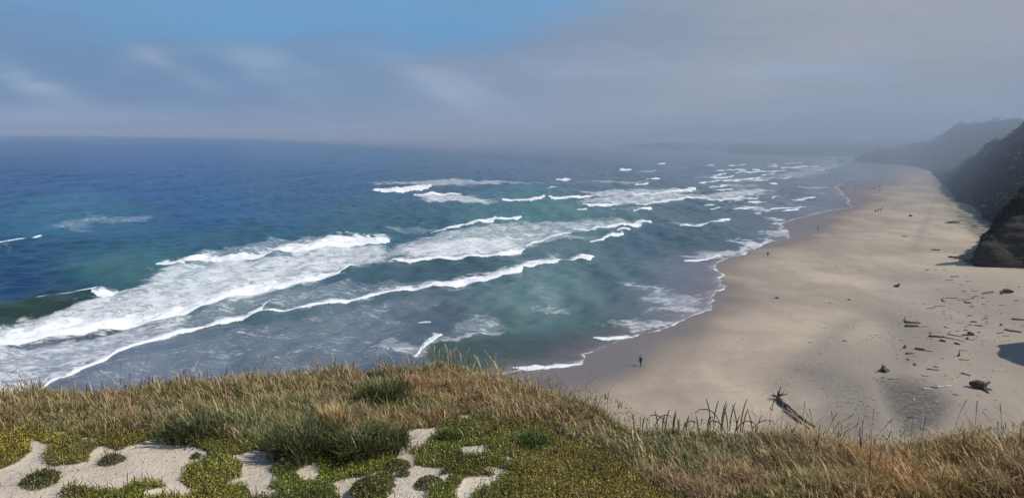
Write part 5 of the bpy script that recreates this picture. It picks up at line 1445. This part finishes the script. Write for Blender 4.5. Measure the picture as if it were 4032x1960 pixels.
def skin_mesh(name, chains, m, parent, sub=1, root=None):
    """chains: lists of (point, radius); points shared by value are shared vertices"""
    V = []; E = []; Rr = []; key = {}
    for ch in chains:
        prev = None
        for p_, r_ in ch:
            k = tuple(round(c_, 4) for c_ in p_)
            if k not in key: key[k] = len(V); V.append(p_); Rr.append(r_)
            i = key[k]
            if prev is not None and prev != i: E.append((prev, i))
            prev = i
    me = bpy.data.meshes.new(name); me.from_pydata(V, E, []); me.update()
    o = bpy.data.objects.new(name, me); col.objects.link(o)
    md = o.modifiers.new('Skin', 'SKIN'); md.use_smooth_shade = True
    if sub: sb = o.modifiers.new('Sub', 'SUBSURF'); sb.levels = sub; sb.render_levels = sub
    sv = me.skin_vertices[0].data
    for i, r_ in enumerate(Rr):
        sv[i].radius = (r_, r_) if not isinstance(r_, tuple) else r_
        sv[i].use_root = (i == 0)
    dg = bpy.context.evaluated_depsgraph_get()
    ev = o.evaluated_get(dg); me2 = bpy.data.meshes.new_from_object(ev)
    me2.name = name
    o.modifiers.clear(); o.data = me2; bpy.data.meshes.remove(me)
    me2.materials.clear(); me2.materials.append(m)
    for p_ in me2.polygons: p_.use_smooth = True
    o.parent = parent
    return o


def person(px, py, rz, label, top, legs, stride=0.3, arms=(0.15, -0.1), pack=None, hat=None, height=1.74, hair='hair', long_coat=False, group='people walking on the beach', bag=False, shorts=False):
    p0 = on_beach(px, py)
    if bpy and p0.z < 0.02: p0.z = 0.02
    t = empty('person', p0, rz)
    s = height / 1.74
    S = lambda a, b, c: (a * s, b * s, c * s)
    # facing -y at rz = 0 is away from nothing: the body looks along +y
    hip = S(0, 0, 0.92); wst = S(0, 0, 1.06); chest = S(0, 0.01, 1.28); neckb = S(0, 0, 1.45); neck = S(0, 0.01, 1.52); head0 = S(0, 0.02, 1.60); head1 = S(0, 0.015, 1.68)
    B = [[(hip, (0.15 * s, 0.11 * s)), (wst, (0.135 * s, 0.10 * s)), (chest, (0.165 * s, 0.115 * s)), (neckb, (0.075 * s, 0.065 * s)), (neck, 0.052 * s), (head0, (0.075 * s, 0.088 * s)), (head1, (0.072 * s, 0.085 * s))]]
    # nose and chin as small protrusions
    B.append([(head0, (0.075 * s, 0.088 * s)), (S(0, 0.115, 1.61), 0.014 * s)])
    legs_pts = []
    for sd_, k in ((1, stride), (-1, -stride)):
        hp = S(0.09 * sd_, 0, 0.88); kn = S(0.10 * sd_, 0.5 * k + 0.03, 0.50); an = S(0.10 * sd_, (1.0 if k > 0 else 1.15) * k, 0.09 if k >= 0 else 0.13); toe_ = S(0.11 * sd_, (1.0 if k > 0 else 1.15) * k + 0.15, 0.04)
        legs_pts.append((hp, kn, an, toe_))
        B.append([(hip, (0.15 * s, 0.11 * s)), (hp, 0.085 * s), (kn, 0.055 * s), (an, 0.036 * s), (toe_, 0.032 * s)])
    hands = []
    for sd_, k in ((1, arms[0]), (-1, arms[1])):
        sh_ = S(0.19 * sd_, 0, 1.41); el_ = S(0.25 * sd_, k * 0.5 - 0.02, 1.14); wr = S(0.27 * sd_, k + 0.04, 0.90); pm = S(0.272 * sd_, k + 0.055, 0.84)
        B.append([(neckb, (0.075 * s, 0.065 * s)), (sh_, 0.055 * s), (el_, 0.040 * s), (wr, 0.026 * s), (pm, (0.034 * s, 0.02 * s))])
        for f_, (fy, fl) in enumerate([(-0.028, 0.070), (-0.010, 0.082), (0.009, 0.078), (0.027, 0.062)]):
            a_ = (pm[0], pm[1] + fy * s, pm[2] - 0.035 * s); b_ = (a_[0] - 0.008 * sd_ * s, a_[1] + 0.006 * s, a_[2] - fl * 0.5 * s); c_ = (b_[0] - 0.018 * sd_ * s, b_[1] + 0.006 * s, b_[2] - fl * 0.45 * s)
            B.append([(pm, (0.034 * s, 0.02 * s)), (a_, 0.010 * s), (b_, 0.009 * s), (c_, 0.007 * s)])
        B.append([(pm, (0.034 * s, 0.02 * s)), ((pm[0] - 0.015 * sd_ * s, pm[1] + 0.045 * s, pm[2] + 0.0), 0.011 * s), ((pm[0] - 0.022 * sd_ * s, pm[1] + 0.06 * s, pm[2] - 0.035 * s), 0.008 * s)])
        hands.append((sh_, el_, wr))
    skin_mesh('body', B, PM['skin'], t)
    # jacket over torso and arms
    hem = S(0, 0, 0.70 if long_coat else 0.84)
    J = [[(hem, (0.185 * s, 0.145 * s)), (S(0, 0, 0.95), (0.18 * s, 0.14 * s)), (wst, (0.165 * s, 0.13 * s)), (chest, (0.195 * s, 0.145 * s)), (S(0, 0, 1.43), (0.10 * s, 0.09 * s)), (S(0, 0, 1.48), (0.075 * s, 0.07 * s))]]
    for sh_, el_, wr in hands:
        J.append([(S(0, 0, 1.43), (0.10 * s, 0.09 * s)), (sh_, 0.078 * s), (el_, 0.062 * s), (wr, 0.045 * s)])
    skin_mesh('jacket', J, PM[top], t)
    T = []
    for hp, kn, an, toe_ in legs_pts:
        low = kn if shorts else an
        T.append([(S(0, 0, 0.93), (0.165 * s, 0.125 * s)), (hp, 0.10 * s), (kn, 0.075 * s)] + ([] if shorts else [(an, 0.055 * s)]))
    skin_mesh('trousers', T, PM[legs], t)
    for hp, kn, an, toe_ in legs_pts:
        heel = (an[0], an[1] - 0.05 * s, an[2] - 0.04 * s)
        skin_mesh('shoe', [[(heel, 0.042 * s), ((an[0], an[1] + 0.04 * s, an[2] - 0.045 * s), 0.045 * s), ((toe_[0], toe_[1] + 0.02, toe_[2] - 0.005), 0.035 * s)]], PM['black' if legs != 'tan' else 'grey'], t)
    if hat:
        skin_mesh('hat', [[(S(0, 0.01, 1.70), (0.10 * s, 0.11 * s)), (S(0, 0.005, 1.76), (0.085 * s, 0.095 * s)), (S(0, 0, 1.80), (0.05 * s, 0.05 * s))]], PM[hat], t)
    else:
        skin_mesh('hair', [[(S(0, -0.03, 1.60), (0.072 * s, 0.07 * s)), (S(0, -0.015, 1.68), (0.088 * s, 0.095 * s)), (S(0, 0, 1.745), (0.06 * s, 0.065 * s))]], PM[hair], t)
    if pack:
        bp = skin_mesh('backpack', [[(S(0, -0.22, 1.38), (0.10 * s, 0.08 * s)), (S(0, -0.25, 1.22), (0.15 * s, 0.10 * s)), (S(0, -0.24, 1.03), (0.145 * s, 0.10 * s))]], PM[pack], t)
        for sd_ in (1, -1):
            tube('strap', [S(0.09 * sd_, -0.16, 1.40), S(0.11 * sd_, 0.0, 1.50), S(0.12 * sd_, 0.155, 1.35), S(0.14 * sd_, 0.12, 1.12), S(0.14 * sd_, -0.14, 1.05)], 0.018 * s, PM['black'], 6, bp)
    if bag:
        bg_ = skin_mesh('shoulder_bag', [[(S(-0.30, -0.12, 0.98), (0.10 * s, 0.10 * s)), (S(-0.32, -0.14, 0.84), (0.13 * s, 0.12 * s)), (S(-0.31, -0.12, 0.74), (0.09 * s, 0.09 * s))]], PM['dark'], t)
        tube('strap', [S(-0.30, -0.12, 1.0), S(-0.22, -0.14, 1.30), S(-0.14, -0.02, 1.51)], 0.016 * s, PM['black'], 6, bg_)
    return tag(t, label, 'person', group)


person(2523, 1440, R(20), 'nearest walker in a bright blue jacket with a dark pack and bag', 'blue', 'black', 0.20, (0.18, 0.0), pack='olive', bag=True, height=1.95)
person(3023, 1011, R(0), 'person in dark clothes and a dark cap standing alone on the dry sand', 'dark', 'grey', 0.05, (0.0, 0.0), hat='dark', long_coat=True, height=1.75)
person(3220, 904, R(60), 'person with a pale top and dark shorts walking on the wet sand', 'dark', 'black', 0.28, (0.2, -0.2), hat='white', height=1.72)
person(3458, 834, R(150), 'leftmost of three people walking together on the sand', 'dark', 'navy', 0.2, (0.1, -0.1), height=1.8)
person(3467, 833, R(170), 'middle of three people walking together on the sand', 'grey', 'black', 0.15, (0.1, -0.1), height=1.7)
person(3474, 826, R(40), 'rightmost and farthest of three people walking together', 'navy', 'tan', 0.25, (0.2, -0.2), height=1.72)
person(3315, 748, R(90), 'far person alone on the thin film of water, mirrored in it', 'dark', 'dark', 0.2, (0.1, -0.1), height=1.75)
person(3295, 727, R(90), 'small far person wading inside the last swash curve', 'navy', 'dark', 0.1, (0.1, -0.1), height=1.7)
person(3361, 715, R(10), 'farthest person, standing by the white line at the bend of the shore', 'grey', 'dark', 0.1, (0.1, -0.1), height=1.75)
person(3365, 742, R(200), 'far person standing in the dark wet patch of sand', 'dark', 'black', 0.1, (0.1, -0.1), height=1.75)
person(3390, 738, R(30), 'far person at the right margin of the dark wet patch', 'tan', 'grey', 0.2, (0.1, -0.1), height=1.72)
person(3434, 747, R(300), 'left of a far pair walking on the upper beach', 'grey', 'dark', 0.2, (0.1, -0.1), height=1.7)
person(3442, 746, R(320), 'right of a far pair walking on the upper beach', 'dark', 'tan', 0.2, (0.1, -0.1), height=1.7)
person(3461, 737, R(0), 'far dark figure right of the pair, the higher one', 'black', 'dark', 0.2, (0.1, -0.1), height=1.8)
person(3464, 755, R(20), 'far dark figure right of the pair, the lower one', 'navy', 'black', 0.2, (0.1, -0.1), height=1.75)
log((2509, 1404), (2517, 1404), 2.5, 'short dark stick on the wet sand left of the blue jacket walker', 'dark', 0, 0.8, seed=120, name='driftwood_stick')

# ================================================================== haze and fog bank
def vol_mat(name, dens, color, aniso=0.0):
    m, n, out = mat(name)
    v = n.new('ShaderNodeVolumePrincipled')
    v.inputs['Color'].default_value = color
    v.inputs['Density'].default_value = dens
    v.inputs['Anisotropy'].default_value = aniso
    n.link(v.outputs[0], out.inputs['Volume'])
    return m


def prism(name, foot, z0, z1, m, top_shift=None):
    if sum(foot[i - 1][0] * foot[i][1] - foot[i][0] * foot[i - 1][1] for i in range(len(foot))) < 0: foot = foot[::-1]
    n_ = len(foot)
    V = [(a, b, z0) for a, b in foot] + [(a, b, z1) for a, b in (top_shift or foot)]
    F = [tuple(range(n_))[::-1], tuple(range(n_, 2 * n_))] + [(i, (i + 1) % n_, n_ + (i + 1) % n_, n_ + i) for i in range(n_)]
    me = bpy.data.meshes.new(name); me.from_pydata(V, [], F); me.update(); me.materials.append(m)
    o = bpy.data.objects.new(name, me); col.objects.link(o)
    return o


hz = prism('haze', [(-50000, -200), (8000, -200), (8000, 50000), (-50000, 50000)], -6.0, 72.0, vol_mat('haze_air', 0.00014, (0.62, 0.76, 1.0, 1)))
tag(hz, 'thin pale sea haze over the whole bay', 'haze', kind='stuff')
FOG = [
 ([(900, 215), (150, 300), (200, 600), (230, 1000), (150, 1700), (-300, 3500), (-2500, 9000), (-9000, 20000), (6000, 20000), (6000, 215)], 70.0, 0.00105, 'densest grey fog over the far beach and the hills'),
 ([(900, 260), (190, 420), (120, 800), (-50, 1300), (-500, 2400), (-2000, 5500), (-9000, 14000), (-14000, 20000), (6000, 20000), (6000, 260)], 66.0, 0.00050, 'middle veil of fog reaching out over the surf'),
 ([(900, 400), (250, 700), (-100, 1300), (-900, 3000), (-3000, 6000), (-7500, 10500), (-17000, 14000), (-17000, 24000), (6000, 24000), (6000, 400)], 62.0, 0.00045, 'outer veil of fog lying along the sea horizon'),
]
for foot, top, dn, lab in FOG:
    fb = prism('fog_bank', foot, -5.0, top, vol_mat('fog_bank_air', dn, (0.72, 0.84, 1.0, 1)))
    tag(fb, lab, 'fog', kind='stuff')
